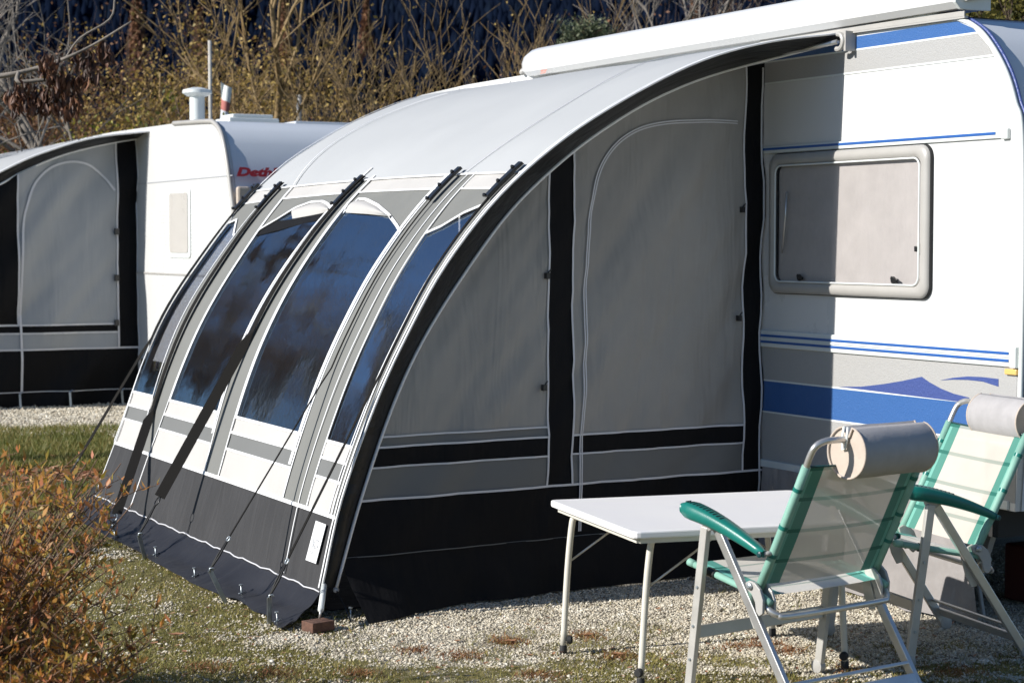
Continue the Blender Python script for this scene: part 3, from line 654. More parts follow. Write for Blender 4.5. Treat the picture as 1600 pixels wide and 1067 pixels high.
part('roof_edge_line', grid([[(x, y, z) for y, z in (bl[0], m0)] for x in (XW+.05, XE-.05)]), 'blue_stucco', car)
def outline(off, k=60):
    P = spline([(0, y, z) for y, z in prof[1:]], k); return [(off, p[1], p[2]) for p in P]
tr = outline(XW-.002); part('edge_trim', tube(tr, .011, 8), 'white_trim', car, True)
tr2 = [(XW+.016, p[1]-.010, p[2]+.008) for p in tr]; part('edge_trim', tube(tr2, .007, 8), 'navy_film', car, True)
def side_end(z, inset=.022):               # where the side wall ends (near end) at height z
    zs, ys = [p[1] for p in prof[1:]], [p[0] for p in prof[1:]]; return float(np.interp(z, zs, ys))+inset
def band(name, z0, z1, mat, y_far=7.95, proud=.003, th=None, n=8, parent=car):
    """cladding strip on the side wall, following the rounded end"""
    zs = np.linspace(z0, z1, n+1); poly = [(XW-proud, side_end(z), z) for z in zs]+[(XW-proud, y_far, z1), (XW-proud, y_far, z0)]
    return part(name, prism(poly, (proud, 0, 0)), mat, parent)
band('blue_stripe', 2.480, 2.525, 'blue_stucco'); band('blue_stripe', 2.470, 2.480, 'blue_stucco'); band('white_line', 2.462, 2.470, 'white_trim', proud=.004); band('grey_stripe', 2.368, 2.462, 'grey_stucco')
band('white_line', 2.360, 2.368, 'white_trim', proud=.004)
part('gutter_rail', join(beam((XW-.010, 6.28, 2.537), (XW-.010, 7.75, 2.553), .02, .010), beam((XW-.018, 6.28, 2.551), (XW-.018, 7.75, 2.566), .006, .022)), 'grey_plastic', car)
# upper trim rail with blue inlay and end cap
part('upper_rail', beam((XW-.006, 6.05, 2.040), (XW-.006, 8.3, 2.043), .012, .034), 'white_trim', car, bevel=.003)
part('rail_inlay', beam((XW-.0135, 6.09, 2.044), (XW-.0135, 8.3, 2.047), .003, .011), 'blue_film', car)
part('rail_cap', box((XW-.008, 6.035, 2.040), (.010, .02, .022)), 'white_trim', car, bevel=.004)
# lower rail
part('lower_rail', beam((XW-.008, 5.97, 1.131), (XW-.008, 8.3, 1.131), .016, .082), 'white_trim', car, bevel=.005)
for z in (1.146, 1.116): part('rail_inlay', beam((XW-.018, 5.99, z), (XW-.018, 8.3, z), .003, .011), 'blue_film', car)
part('rail_ridge', beam((XW-.018, 5.97, 1.131), (XW-.018, 8.3, 1.131), .006, .006), 'white_trim', car)
part('rail_cap', box((XW-.010, 5.962, 1.131), (.014, .018, .044)), 'white_trim', car, bevel=.005)
band('grey_stripe', .932, 1.09, 'grey_stucco', y_far=8.3); band('white_line', .924, .932, 'white_trim', 8.3, .004); band('blue_stripe', .778, .924, 'blue_stucco', 8.3)
band('white_line', .770, .778, 'white_trim', 8.3, .004); band('grey_stripe', .535, .770, 'grey_stucco', 8.3); part('sill_rail', beam((XW-.008, 5.99, .522), (XW-.008, 8.3, .522), .016, .036), 'white_trim', car, bevel=.004)
# wave graphics
def decal(px, mat, proud=.0045, name='wave_graphic'):
    P = [onX(x, y, XW-proud) for x, y in px]; return part(name, prism([tuple(p) for p in P], (proud-.0032, 0, 0)), mat, car)
decal([(1310, 604), (1345, 604), (1380, 600), (1410, 595), (1440, 588.5), (1452, 597), (1470, 607), (1490, 615), (1514, 621), (1514, 629.5)], 'navy_film')
decal([(1469, 594), (1490, 590), (1512, 588), (1535, 589), (1560, 592), (1560, 604), (1535, 596), (1512, 593.5), (1490, 593)], 'navy_film')
decal([(1556, 668), (1560, 656), (1570, 650), (1585, 648), (1600, 648), (1600, 662), (1580, 660), (1566, 672)], 'navy_film')
part('side_marker_lamp', box(tuple(onX(1581, 581, XW-.008)), (.010, .035, .012)), material('amber_lens', (.70, .45, .15), .3), car, bevel=.004)
# framed window
def rrect(y0, y1, z0, z1, r, X, n=7):
    P = []
    for cy, cz, a0 in ((y1-r, z1-r, 0), (y0+r, z1-r, 90), (y0+r, z0+r, 180), (y1-r, z0+r, 270)):
        for k in range(n+1): a = R(a0+90*k/n); P.append((X, cy+r*math.cos(a), cz+r*math.sin(a)))
    return P
wy0, wy1, wz0, wz1 = 6.49, 7.66, 1.355, 2.018
def ring_rr(specs, close=False):            # stack of rounded rectangles: (inset, x, r)
    V, Fc = [], []; loops = [rrect(wy0+i, wy1-i, wz0+i, wz1-i, r, X) for i, X, r in specs]; n = len(loops[0])
    for l in loops: V += l
    for k in range(len(loops)-1):
        for j in range(n): Fc.append((k*n+j, k*n+(j+1) % n, (k+1)*n+(j+1) % n, (k+1)*n+j))
    if close: Fc.append(tuple((len(loops)-1)*n+j for j in range(n)))
    return V, Fc
win = part('window', ring_rr([(0, XW, .055), (0, XW-.020, .055), (.008, XW-.030, .052), (.022, XW-.034, .05), (.036, XW-.036, .045), (.046, XW-.028, .045), (.052, XW-.022, .045)]), 'grey_plastic', car, True)
part('seal', ring_rr([(-.004, XW-.002, .058), (-.004, XW-.014, .058), (.0, XW-.017, .055)]), 'rubber', win, True)
part('blind', prism(rrect(wy0+.058, wy1-.058, wz0+.055, wz1-.065, .03, XW-.004), (.001, 0, 0)), 'blind', win)
part('recess', ring_rr([(.053, XW-.022, .045), (.053, XW-.0035, .045)]), 'rubber', win, True)
part('pane', ring_rr([(.049, XW-.0265, .045), (.049, XW-.0265, .045)], True), 'acrylic', win)
part('pane_bead', tube(rrect(wy0+.056, wy1-.056, wz0+.056, wz1-.056, .04, XW-.029)+[rrect(wy0+.056, wy1-.056, wz0+.056, wz1-.056, .04, XW-.029)[0]], .0045, 6, False), 'white_trim', win, True)
for px in ((1397, 438), (1250, 434)):
    p = onX(*px, XW-.02); part('catch', join(lathe([(.016, 0), (.018, .006), (.010, .012)], p, (-1, 0, 0), 12), box(tuple(p+np.array([-.010, -.012, .004])), (.005, .022, .007), Matrix.Rotation(R(20), 3, 'X'))), 'plastic_black', win, bevel=.002)
p = onX(1436, 389, XW-.022); part('latch', box(tuple(p), (.006, .012, .024)), 'grey_plastic', win, bevel=.003); part('latch', box(tuple(p+np.array([-.006, .012, 0])), (.006, .008, .012)), 'plastic_black', win, bevel=.003)
part('stay', tube([tuple(onX(1229, 300, XW-.030)), tuple(onX(1227, 340, XW-.033)), tuple(onX(1222, 395, XW-.030))], .005, 8), 'alu', win, True)
part('underbody', box((XW+1.14, 9.1, .44), (1.10, 3.0, .07)), 'rubber', car)
for y in (8.75,):
    part('wheel', lathe([(.05, 0), (.24, 0), (.30, .03), (.31, .09), (.30, .16), (.24, .19), (.05, .19)], (XW+.06, y, .31), (1, 0, 0), 26), 'rubber', car, True)
part('corner_leg', join(tube([tuple(onX(1528, 905, XW+.12)), tuple(onX(1537, 965, XW+.12))], .010, 8), beam((XW+.12, 6.20, .44), tuple(onX(1528, 905, XW+.12)), .03, .03)), 'grey_plastic', car)
# cassette of the roll-out awning along the roof edge
cas = thing('roof_awning_cassette', 'long white awning cassette along the roof edge of the near caravan', 'cassette', (XW, 8.2, 2.58))
csec = [(.0, 2.572), (-.035, 2.574), (-.062, 2.60), (-.066, 2.655), (-.048, 2.705), (-.01, 2.737), (.05, 2.75), (.10, 2.742), (.12, 2.71), (.12, 2.575)]
def extr(sec, ya, yb, sc_a=1., sc_b=1.):
    def rw(y, s): cx, cz = .03, 2.66; return [(XW+cx+(x-cx)*s, y, cz+(z-cz)*s) for x, z in sec]
    return rw(ya, sc_a), rw(yb, sc_b)
rows = [extr(csec, 6.30, 6.30)[0], extr(csec, 10.02, 10.02)[0], extr(csec, 10.10, 10.1, .93)[0], extr(csec, 10.16, 10.16, .76)[0], extr(csec, 10.19, 10.19, .5)[0]]
V = [p for r_ in rows for p in r_]; n = len(csec); Fc = [(i*n+j, i*n+(j+1) % n, (i+1)*n+(j+1) % n, (i+1)*n+j) for i in range(4) for j in range(n)]+[tuple(range(n)), tuple(4*n+j for j in range(n))[::-1]]
part('housing', (V, Fc), 'white_gelcoat', cas, True, auto=True)
part('end_cap', prism([(XW+x*1.06, 6.302, 2.66+(z-2.66)*1.06) for x, z in csec], (0, -.018, 0)), 'white_trim', cas, bevel=.003)
part('end_arm', prism([(XW-.02, 6.283, 2.60), (XW+.30, 6.283, 2.66), (XW+.30, 6.283, 2.73), (XW-.0, 6.283, 2.76), (XW-.05, 6.283, 2.70)], (0, -.02, 0)), 'grey_plastic', cas, bevel=.004)
part('end_knob', lathe([(.012, 0), (.022, .012), (.016, .035), (.004, .045)], (XW-.02, 10.17, 2.615), (0, 1, -.2), 12), 'grey_plastic', cas, True)
logo_p = onX(831, 116, XW-.068); part('lettering', text_geo('omni', .045, (XW-.0675, logo_p[1]+.00, logo_p[2]-.008), (0, -1, 0), (0, 0, 1), .001, .25), 'grey_letter', cas)
part('lettering', text_geo('stor', .045, (XW-.0675, logo_p[1]-.105, logo_p[2]-.008), (0, -1, 0), (0, 0, 1), .001, .25), 'orange_letter', cas)
# silver cloth closing the gap under the caravan
rows = []
for v in np.linspace(0, 1, 12):
    z = .50*(1-v)+.008; row = []
    for y in np.linspace(6.17, 7.70, 60):
        b = 1-v; row.append((XW-.02-v*.03-.05*v*v*max(0, 1-abs(y-6.45)/.4)+.022*v*mnoise.noise((y*5, v*2, 1))+.012*mnoise.noise((y*11, v, 7)), y-.10*v*v*(y < 6.4)+.02*v, max(.006, z+.03*v*abs(mnoise.noise((y*4, 0, 5))))))
    rows.append(row)
skc = part('draught_skirt', grid(rows), 'cloth_silver', None, True, loc=(XW, 6.9, 0)); tag(skc, 'wrinkled silver grey cloth hanging from the sill of the near caravan behind the right chair', 'groundcloth')
bx_ = part('storage_box', box((6.05, 6.35, .14), (.14, .16, .125)), material('dark_red_plastic', (.10, .02, .018), .5), None, bevel=.01, loc=(6.05, 6.35, 0)); tag(bx_, 'dark red box in the black shade under the near caravan', 'box')

# ================================================================ THE NEIGHBOUR: caravan and awning down the row
XN = 5.62; c0 = onX(350, 300, XN); yn = 16.0
nc = thing('caravan', 'white caravan in the background with red lettering and a roof chimney', 'caravan', (XN, 19, 0))
pn = [(yn+.02, .42), (yn-.10, .9), (yn-.12, 1.5), (yn-.08, 1.95), (yn-.02, 2.2), (yn+.06, 2.42), (yn+.18, 2.57), (yn+.36, 2.645), (yn+.8, 2.67), (yn+3.2, 2.69)]
pxl = [(369, 400), (367, 345), (362, 300), (357, 260), (351, 225), (345, 205), (336, 193), (325, 190)]
pn = [(float(onX(x, y, XN)[1]), float(onX(x, y, XN)[2])) for x, y in pxl]; pn = [(pn[0][0]+.06, .45), (pn[0][0], 1.0)]+pn+[(17.4, 2.70), (19.4, 2.72)]
fulln = pn+[(2*19.6-y, z) for y, z in pn[::-1]]
part('body', prism([(XN, y, z) for y, z in fulln], (2.3, 0, 0)), 'white_gelcoat', nc)
on = []
for i in range(len(pn)-1):
    a, b = pn[max(i-1, 0)], pn[i+1]; d = np.array([b[0]-a[0], b[1]-a[1]]); d /= np.linalg.norm(d); on.append((pn[i][0]-d[1]*.006, pn[i][1]+d[0]*.006))
part('end_wall', grid([[(x, y, z) for y, z in on] for x in np.linspace(XN+.04, XN+2.26, 3)]), 'shaded_gelcoat', nc, True)
part('edge_trim', tube([(XN-.004, p[1], p[2]) for p in spline([(0, y, z) for y, z in pn[:-1]], 50)], .022, 8), 'grey_plastic', nc, True)
yl = pn[4][0]-.03; zl = float(onY(372, 275, yl)[2])
xl = float(onY(371, 272, yl)[0]); le = part('lettering', text_geo('Dethleffs', .10, (xl-.02, yl-.03, zl), (1, 0, 0), (0, .10, 1), .002, .25, .006, fit=.58), 'red_letter', nc)
for px, w_ in ((363, 1.5),):
    q = onY(362, 291, yl); part('end_window', box((XN+1.2, yl-.02, q[2]-.26), (1.0, .03, .24)), 'acrylic', nc, bevel=.02); part('window_bar', box((XN+1.2, yl-.05, q[2]), (1.03, .02, .018)), 'plastic_black', nc)
q = onY(378, 310, yl); part('lamp', box(tuple(q+np.array([0, -.03, 0])), (.06, .03, .10)), 'pillow_end', nc, bevel=.02)
# its side: grooved sheet lines, belt line, cream window
for z in np.arange(1.05, 1.90, .035): part('groove', box((XN-.001, 16.9, z), (.0022, 1.0, .0025)), 'white_trim', nc)
zb_ = float(onX(260, 428, XN)[2]); part('belt_line', box((XN-.004, 17.3, zb_), (.006, 1.5, .008)), 'grey_plastic', nc)
zb2 = float(onX(300, 280, XN)[2]); part('belt_line', box((XN-.002, 17.3, zb2), (.003, 1.5, .004)), 'grey_letter', nc)
M['far_pane'] = material('far_pane', (.50, .475, .44), .3, vary=(3, .05))
wa, wb = onX(298, 292, XN), onX(265, 403, XN)
fr = part('window', prism(rrect(wa[1], wb[1], wb[2], wa[2], .05, XN-.012), (.012, 0, 0)), 'white_trim', nc, bevel=.006)
part('pane', prism(rrect(wa[1]+.05, wb[1]-.05, wb[2]+.05, wa[2]-.05, .04, XN-.018), (.004, 0, 0)), 'far_pane', fr)
# roof fittings
cb = onX(309, 188, XN+.5); d_ = depth_of(cb); cp = onD(308, 146, d_)
part('chimney', join(lathe([(.075, 0), (.075, .50)], (cp[0], cp[1], cp[2]-.50), (0, 0, 1), 14), lathe([(.10, 0), (.145, .03), (.14, .06), (.05, .085)], (cp[0], cp[1], cp[2]-.03), (0, 0, 1), 16)), 'white_trim', nc, True, auto=True)
v0 = onD(386, 188, d_+.9); part('roof_vent', join(box(tuple(v0+np.array([0, 0, -.03])), (.27, .22, .04)), box(tuple(v0+np.array([0, 0, .03])), (.22, .18, .02))), 'white_trim', nc, bevel=.015)
v1 = onD(480, 193, d_+1.2); part('roof_vent', box(tuple(v1+np.array([.2, 0, -.03])), (.45, .3, .03)), 'shaded_gelcoat', nc, bevel=.01)
# awning of the neighbour
na = thing('caravan_awning', 'grey and black awning at the left edge attached to the background caravan', 'awning', (3.2, 18.6, 0))
YS = 18.62
def nP(x, y): return onY(x, y, YS)
arc_in = [(-40, 305), (0, 288), (30, 271), (75, 251), (110, 239), (150, 229), (190, 221), (218, 217), (248, 215)]
arc_out = [(-40, 290), (0, 268), (40, 248), (80, 233), (115, 222), (150, 215), (190, 211), (222, 208), (247, 204)]
AI = [nP(*p) for p in arc_in]; AO = [nP(*p)+np.array([0, -.45*min(1, k/7), 0]) for k, p in enumerate(arc_out)]
low = [(-.95, .1), (-.72, .9), (-.5, 1.5), (-.28, 1.95)]
x00 = AI[0][0]; lowi = [(x00+a*1.0, z) for a, z in ((-1.0, .12), (-.82, .8), (-.55, 1.45), (-.25, 1.95))]
CI = [np.array([x, YS, z]) for x, z in lowi]+AI; CO = [np.array([x-.06, YS-.02, z+.03]) for x, z in lowi]+AO
CIs, COs = np.array(spline(CI, 60)), np.array(spline(CO, 60))
part('gusset_band', grid([[a*(1-v)+b*v+np.array([-.3, -1, .2])*.03*math.sin(v*math.pi) for v in np.linspace(0, 1, 4)] for a, b in zip(COs, CIs)]), 'black_band', na, True)
part('roof_panel', grid([[a+np.array([0, q, .012*0]) for q in (0, 1.5, 3.6)] for a in COs]), 'roof_cloth', na, True)
for C_ in (CIs, COs): part('edge_piping', tube([tuple(p+np.array([0, -.015, 0])) for p in C_], .011, 6), 'piping', na, True)
ztn = lambda X: float(np.interp(X, CIs[:, 0], CIs[:, 2]))
Xg = lambda px, py=450: float(nP(px, py)[0])
zr = {k: float(nP(60, y)[2]) for k, y in (('a', 508), ('b', 521), ('c', 546), ('h', 612))}
def nwr(X, z): return .075*mnoise.noise((X*2.6-z*2.3, X*.6+z*.5, 3))+.032*mnoise.noise((X*5-z*4.4, X*.7+z*.8, 9))
def npan(name, Xa, Xb, f0, f1, mat, n=16, m=24):
    return part(name, grid([[(X, YS+nwr(X, f0(X)*(1-v)+f1(X)*v), f0(X)*(1-v)+f1(X)*v) for X in np.linspace(Xa, Xb, n+1)] for v in np.linspace(0, 1, m+1)]), mat, na, True)
M['neighbour_cloth'] = material('neighbour_cloth', (.42, .44, .46), .6, spec=.15, bump=(500, .2), vary=(1, .05), folds=(1.3, .7, (0, R(35), 0), (3, 1, .5)), trans=.2)
xa, xb_, xc, xd_ = Xg(29), Xg(184), Xg(216), Xg(224)
xl_ = float(CIs[0, 0])+.05
npan('side_strip', float(np.interp(zr['a'], CIs[:, 2], CIs[:, 0])), xa, K(zr['a']), ztn, 'black_cloth', 14, 16)
npan('door_panel', xa, xb_, K(zr['a']), ztn, 'neighbour_cloth', 30, 34); npan('side_strip', xb_, xc, K(zr['c']), ztn, 'black_cloth', 6, 20); npan('side_strip', xd_, XN-.02, K(.1), lambda X: 2.55, 'black_cloth', 3, 12)
npan('side_stripe', xl_+.3, xb_, K(zr['b']), K(zr['a']), 'black_cloth'); npan('side_stripe', xl_+.2, xb_, K(zr['c']), K(zr['b']), 'neighbour_cloth', 20, 4)
npan('side_lower_wall', xl_+.1, xd_, K(zr['h']), K(zr['c']), 'black_cloth', 30, 8); npan('side_mud_flap', xl_, XN-.02, K(.0), K(zr['h']), 'black_cloth', 30, 4)
def ntape(pts, w=.018, name='seam_tape', mat='tape_offwhite'):
    P = [(X, YS+nwr(X, z)-.008, z) for X, z in pts]; part(name, ribbon(P, (0, -1, 0), w, .003), mat, na)
ntape(lin((xb_, zr['c']), (xb_, ztn(xb_)))); ntape(lin((xc, .3), (xc, ztn(xc))), .03); ntape(lin((xa, zr['a']), (xa, ztn(xa))))
for k in 'abc': ntape(lin((xl_+.3, zr[k]), ((xc if k == 'c' else xb_), zr[k]), 30))
ntape(lin((xl_+.1, zr['h']), (xd_, zr['h']), 30), .008)
zpx = [(34, 612), (33, 480), (36, 360), (43, 318), (56, 285), (80, 262), (110, 253), (138, 258), (160, 274), (178, 298)]
zq = [(float(nP(*p)[0]), float(nP(*p)[2])) for p in zpx]; ntape([(p[0], p[2]) for p in spline([(a, 0, b) for a, b in zq], 50)], .022, 'door_zip')
for y in (362, 434, 504): p = nP(181, y); part('toggle', box(tuple(p+np.array([0, -.03, 0])), (.02, .02, .03)), 'plastic_black', na)
part('front_wall', grid([[CIs[i]+np.array([-.02, q, 0]) for q in (.02, 1.8, 3.6)] for i in range(0, 22)]), 'dark_cloth', na, True)
for px, lbn in ((28, 'peg under the zip of the background awning'), (106, 'peg in the middle of the background awning flap'), (187, 'peg at the right end of the background awning flap')):
    g = nP(px, 632); g[1] -= .12; g[2] = 0; t = thing('tent_peg', 'small metal '+lbn, 'peg', g, group='pegs along the background awning')
    part('shaft', beam(tuple(g-np.array([0, 0, .05])), tuple(g+np.array([0, .04, .14])), .02, .006), 'steel', t); part('hook', tube([tuple(g+np.array([0, .04, .14])), tuple(g+np.array([.03, .04, .16]))], .008, 6), 'steel', t)

# ================================================================ TABLE
ZT = .585
FLf, FRf, NRf, NLf = np.array([3.645, 6.485]), np.array([4.56, 6.376]), np.array([4.442, 5.746]), np.array([3.616, 5.863])
c_nl = onZ(989, 831, ZT)[:2]; c_fl = onZ(858, 780.5, ZT)[:2]; c_fr = onZ(1236, 765, ZT)[:2]; c_nr = c_fr+(c_nl-c_fl)
tb = thing('camping_table', 'white folding camping table on white tubular legs in front of the awning', 'table', (float((c_nl+c_fr)[0]/2), float((c_nl+c_fr)[1]/2), 0))
def rpoly(C_, r=.03, n=4):
    out = []
    for i in range(4):
        p, a, b = C_[i], C_[i-1], C_[(i+1) % 4]; u, v = (a-p)/np.linalg.norm(a-p), (b-p)/np.linalg.norm(b-p)
        for k in range(n+1): t = k/n; q = p+u*r*(1-t)**2+v*r*t**2; out.append(q)
    return out
tp_ = rpoly([c_nl, c_nr, c_fr, c_fl]); part('table_top', prism([(q[0], q[1], ZT) for q in tp_], (0, 0, -.026)), 'table_top', tb, bevel=.006)
ctr = (c_nl+c_fr)/2
part('frame', join(*[beam((*(ctr+(a-ctr)*.93), ZT-.036), (*(ctr+(b-ctr)*.93), ZT-.036), .022, .018) for a, b in ((c_nl, c_nr), (c_nr, c_fr), (c_fr, c_fl), (c_fl, c_nl))]), 'table_leg', tb)
exd = (c_nr-c_nl)/np.linalg.norm(c_nr-c_nl)
for (ft, s_, kn) in ((FLf, 1, True), (FRf, -1, True), (NRf, -1, False), (NLf, 1, False)):
    top = ft+exd*s_*.035; P = spline([(ft[0], ft[1], .03), tuple(np.append(ft+exd*s_*.018, .33)), tuple(np.append(top, .50)), tuple(np.append(top+exd*s_*.012, ZT-.055)), tuple(np.append(top+exd*s_*.05, ZT-.03))], 20)
    lg = part('leg', tube([tuple(p) for p in P], .0125, 12), 'table_leg', tb, True)
    part('foot_cap', lathe([(.015, 0), (.015, .028), (.012, .034)], (ft[0], ft[1], 0), (0, 0, 1), 12), 'rubber', lg, True, auto=True)
    part('foot_knob', lathe([(.006, 0), (.006, .012), (.016, .014), (.017, .028), (.012, .034)], (ft[0], ft[1]-.004, .055), (.75*(1 if kn else -1), -.5, 0), 12), 'rubber', lg, True, auto=True)
for a, sg in ((FLf, 1), (NLf, 1), (FRf, -1), (NRf, -1)):
    p0 = np.append(a+exd*sg*.02, .355); p1 = np.append(a+exd*sg*.30, ZT-.045); part('brace', tube([tuple(p0), tuple(p1)], .004, 6), 'alu', tb, True)
for a, b in ((FLf, NLf), (FRf, NRf)): part('cross_tube', tube([tuple(np.append(a+exd*(.04 if a is FLf else -.04), ZT-.05)), tuple(np.append(b+exd*(.04 if a is FLf else -.04), ZT-.05))], .011, 8), 'table_leg', tb, True)

# ================================================================ CHAIRS (x to the sitter's right, y forwards)
def make_chair():
    t = thing('folding_chair', '', 'chair', (0, 0, 0)); hw = .312
    for s in (-1, 1):
        x = s*hw
        lg = part('leg', beam((x+s*.012, .262, .615), (x+s*.012, .345, .02), .022, .034, (0, 1, 0)), 'alu_paint', t, bevel=.003)
        part('foot_pad', join(lathe([(.012, -.016), (.026, -.012), (.026, .012), (.012, .016)], (x+s*.012, .348, .026), (1, 0, 0), 14)), 'grey_plastic', lg, True, auto=True)
        for z in (.14, .26, .40): part('rivet', lathe([(.006, 0), (.005, .003)], (x+s*.0245, .345-(z-.02)*.139, z), (s, 0, 0), 8), 'steel', lg)
        lg = part('leg', beam((x-s*.012, .235, .62), (x-s*.012, -.175, .02), .020, .034, (0, 1, .5)), 'alu', t, bevel=.003)
        part('foot_pad', lathe([(.012, -.016), (.026, -.012), (.026, .012), (.012, .016)], (x-s*.012, -.178, .026), (1, 0, 0), 14), 'grey_plastic', lg, True, auto=True)
        part('pivot_head', join(lathe([(.014, -.022), (.024, -.018), (.024, .018), (.014, .022)], (x, .25, .625), (1, 0, 0), 16), box((x, .25, .64), (.015, .016, .018))), 'grey_plastic', t, True, auto=True)
        # armrest: swept green moulding, broad and rounded at the front, thin at the back pivot
        rows = []
        for k in range(15):
            u = k/14; y = .375-u*.40; z = .668-.020*u-.092*u**1.7; w = .028*(1-u)**.6+.013; h = .021*(1-u)**.5+.011
            if k == 0: w *= .55; h *= .6
            if k == 1: w *= .88; h *= .92
            row = []
            for q in range(12):
                a = 2*math.pi*q/12; ca, sa = math.cos(a), math.sin(a); row.append((x+s*.012+w*np.sign(ca)*abs(ca)**.6, y, z+h*np.sign(sa)*abs(sa)**.7))
            rows.append(row)
        V = [p for r_ in rows for p in r_]; n = 12; Fc = [(i*n+j, i*n+(j+1) % n, (i+1)*n+(j+1) % n, (i+1)*n+j) for i in range(14) for j in range(n)]+[tuple(range(n)), tuple(14*n+j for j in range(n))[::-1]]
        arm = part('armrest', (V, Fc), 'green_plastic', t, True, auto=False)
        for k in range(11): 
            u = .08+k*.042; y = .375-u*.40; z = .668-.020*u-.092*u**1.7+.021*(1-u)**.5+.0102
            part('grip_slot', box((x+s*.012+s*.008, y, z), (.011, .0028, .0018), Matrix.Rotation(R(-12), 3, 'X')), 'dark_green_plastic', arm)
        part('arm_bolt', lathe([(.011, 0), (.011, .006), (.006, .009)], (x+s*.026, -.02, .556), (s, 0, 0), 12), 'dark_green_plastic', arm)
        part('arm_pin', tube([(x+s*.01, -.02, .556), (s*.285, -.03, .556)], .009, 8), 'grey_plastic', t, True)
        # seat tube with sleeve and hinge plates
        part('seat_tube', tube([(s*.285, .375, .468), (s*.285, .02, .402), (s*.285, -.02, .385)], .012, 12), 'mint_sleeve', t, True)
        part('end_plug', lathe([(.014, 0), (.014, .03), (.008, .036)], (s*.285, .36, .466), (0, 1, .18), 12), 'mint_sleeve', t, True)
        part('slide_clamp', tube([(s*.285, .29, .451), (s*.285, .25, .444)], .017, 10), 'plastic_black', t, True, auto=True)
        pl = [(s*.302, y, z) for y, z in ((.075, .445), (.055, .455), (.03, .45), (.005, .43), (-.010, .395), (-.008, .350), (.008, .340), (.022, .352), (.028, .385), (.045, .410), (.07, .425))]
        hg = part('hinge_plate', prism(pl, (s*.012, 0, 0)), 'grey_plastic', t, bevel=.002)
        part('hinge_plate', prism([(s*.268, p[1]-.01, p[2]-.008) for p in pl], (-s*.010, 0, 0)), 'alu_paint', t, bevel=.002)
        part('rack_plate', prism([(s*(hw-.03), y, z) for y, z in ((.115, .43), (.09, .445), (.065, .41), (.03, .32), (.035, .29), (.06, .285), (.085, .33))], (s*.007, 0, 0)), 'alu_paint', t, bevel=.002)
        part('hinge_bolt', lathe([(.012, 0), (.012, .008), (.006, .012)], (s*.314, .05, .437), (s, 0, 0), 10), 'steel', t)
        # back tube: mint sleeve below, bare alloy above bending in to the headrest
        part('back_tube', tube([(s*.283, .045, .415), (s*.283, -.03, .56), (s*.283, -.10, .70), (s*.283, -.178, .862)], .0155, 12), 'mint_sleeve', t, True)
        for (yy, zz) in ((-.137, .776), (-.072, .643), (-.022, .543)): part('sleeve_ring', tube([(s*.283, yy, zz), (s*.283, yy-.006, zz+.013)], .0168, 12, False), 'green_plastic', t, True)
        part('back_tube_stub', tube([(s*.283, .052, .405), (s*.283, .035, .437)], .010, 8), 'grey_plastic', t, True)
    bt = spline([(-.283, -.175, .855), (-.284, -.197, .900), (-.278, -.213, .930), (-.250, -.224, .946), (-.20, -.230, .949), (0, -.232, .945), (.20, -.230, .949), (.250, -.224, .946), (.278, -.213, .930), (.284, -.197, .900), (.283, -.175, .855)], 60)
    part('top_tube', tube([tuple(p) for p in bt], .0115, 12), 'alu', t, True)
    st = spline([(-.285, .02, .385), (-.285, -.015, .36), (-.265, -.035, .345), (-.21, -.045, .338), (.21, -.045, .338), (.265, -.035, .345), (.285, -.015, .36), (.285, .02, .385)], 50)
    part('rear_seat_tube', tube([tuple(p) for p in st], .0115, 12), 'alu', t, True)
    part('front_cross_bar', beam((-.312, .322, .235), (.312, .322, .235), .014, .044, (0, .14, 1)), 'alu_paint', t, bevel=.003)
    part('rear_cross_bar', beam((-.297, -.150, .075), (.297, -.150, .075), .012, .040, (0, .6, 1)), 'alu', t, bevel=.003)
    part('rear_cross_bar', beam((-.297, -.115, .125), (.297, -.115, .125), .010, .012, (0, .6, 1)), 'alu', t, bevel=.002)
    # slings
    def sling(name, P0, P1, sag, mat, nu=14, nv=16, wv=.286, axis=1):
        V, UV, Fc = [], {}, []
        for j in range(nv+1):
            v = j/nv; c = np.asarray(P0)*(1-v)+np.asarray(P1)*v
            for i in range(nu+1):
                u = i/nu; dd = sag*4*u*(1-u)*(.6+.4*math.sin(v*math.pi)); V.append((-wv+2*wv*u, c[1]-(dd if axis == 1 else 0), c[2]-(dd if axis == 2 else dd*.4)+.001)); UV[len(V)-1] = (u, v)
        Fc = [(j*(nu+1)+i, j*(nu+1)+i+1, (j+1)*(nu+1)+i+1, (j+1)*(nu+1)+i) for j in range(nv) for i in range(nu)]
        part(name, (V, Fc), mat, t, True, uv=UV)
    sling('back_sling', (0, .032, .44), (0, -.176, .857), .014, 'sling_back'); sling('seat_sling', (0, .01, .405), (0, .36, .472), .008, 'sling_seat', axis=2)
    part('sling_hem', tube([(-.28, -.178, .860), (-.12, -.184, .856), (.12, -.184, .856), (.28, -.178, .860)], .004, 6), 'dark_green_plastic', t, True)
    # headrest roll, slit round the tube
    hr_c = np.array([-.0, -.238, .905]); V, Fc = [], []; n = 36; ra = .088
    def ringp(x, k_=1.):
        out = []
        for k in range(n):
            a = 2*math.pi*k/n+math.pi/2+.12; rr = ra*k_; y, z = math.cos(a)*rr*.97, math.sin(a)*rr
            dslit = abs(((a-math.pi/2+math.pi) % (2*math.pi))-math.pi)
            if dslit < .16: z -= .035*k_; 
            out.append((x, hr_c[1]+y, hr_c[2]+z))
        return out
    loops = [ringp(x, k_) for x, k_ in ((-.150, .93), (-.158, .985), (-.150, 1.), (-.05, 1.012), (.06, .995), (.19, 1.), (.198, .985), (.190, .93))]
    for l in loops: V += l
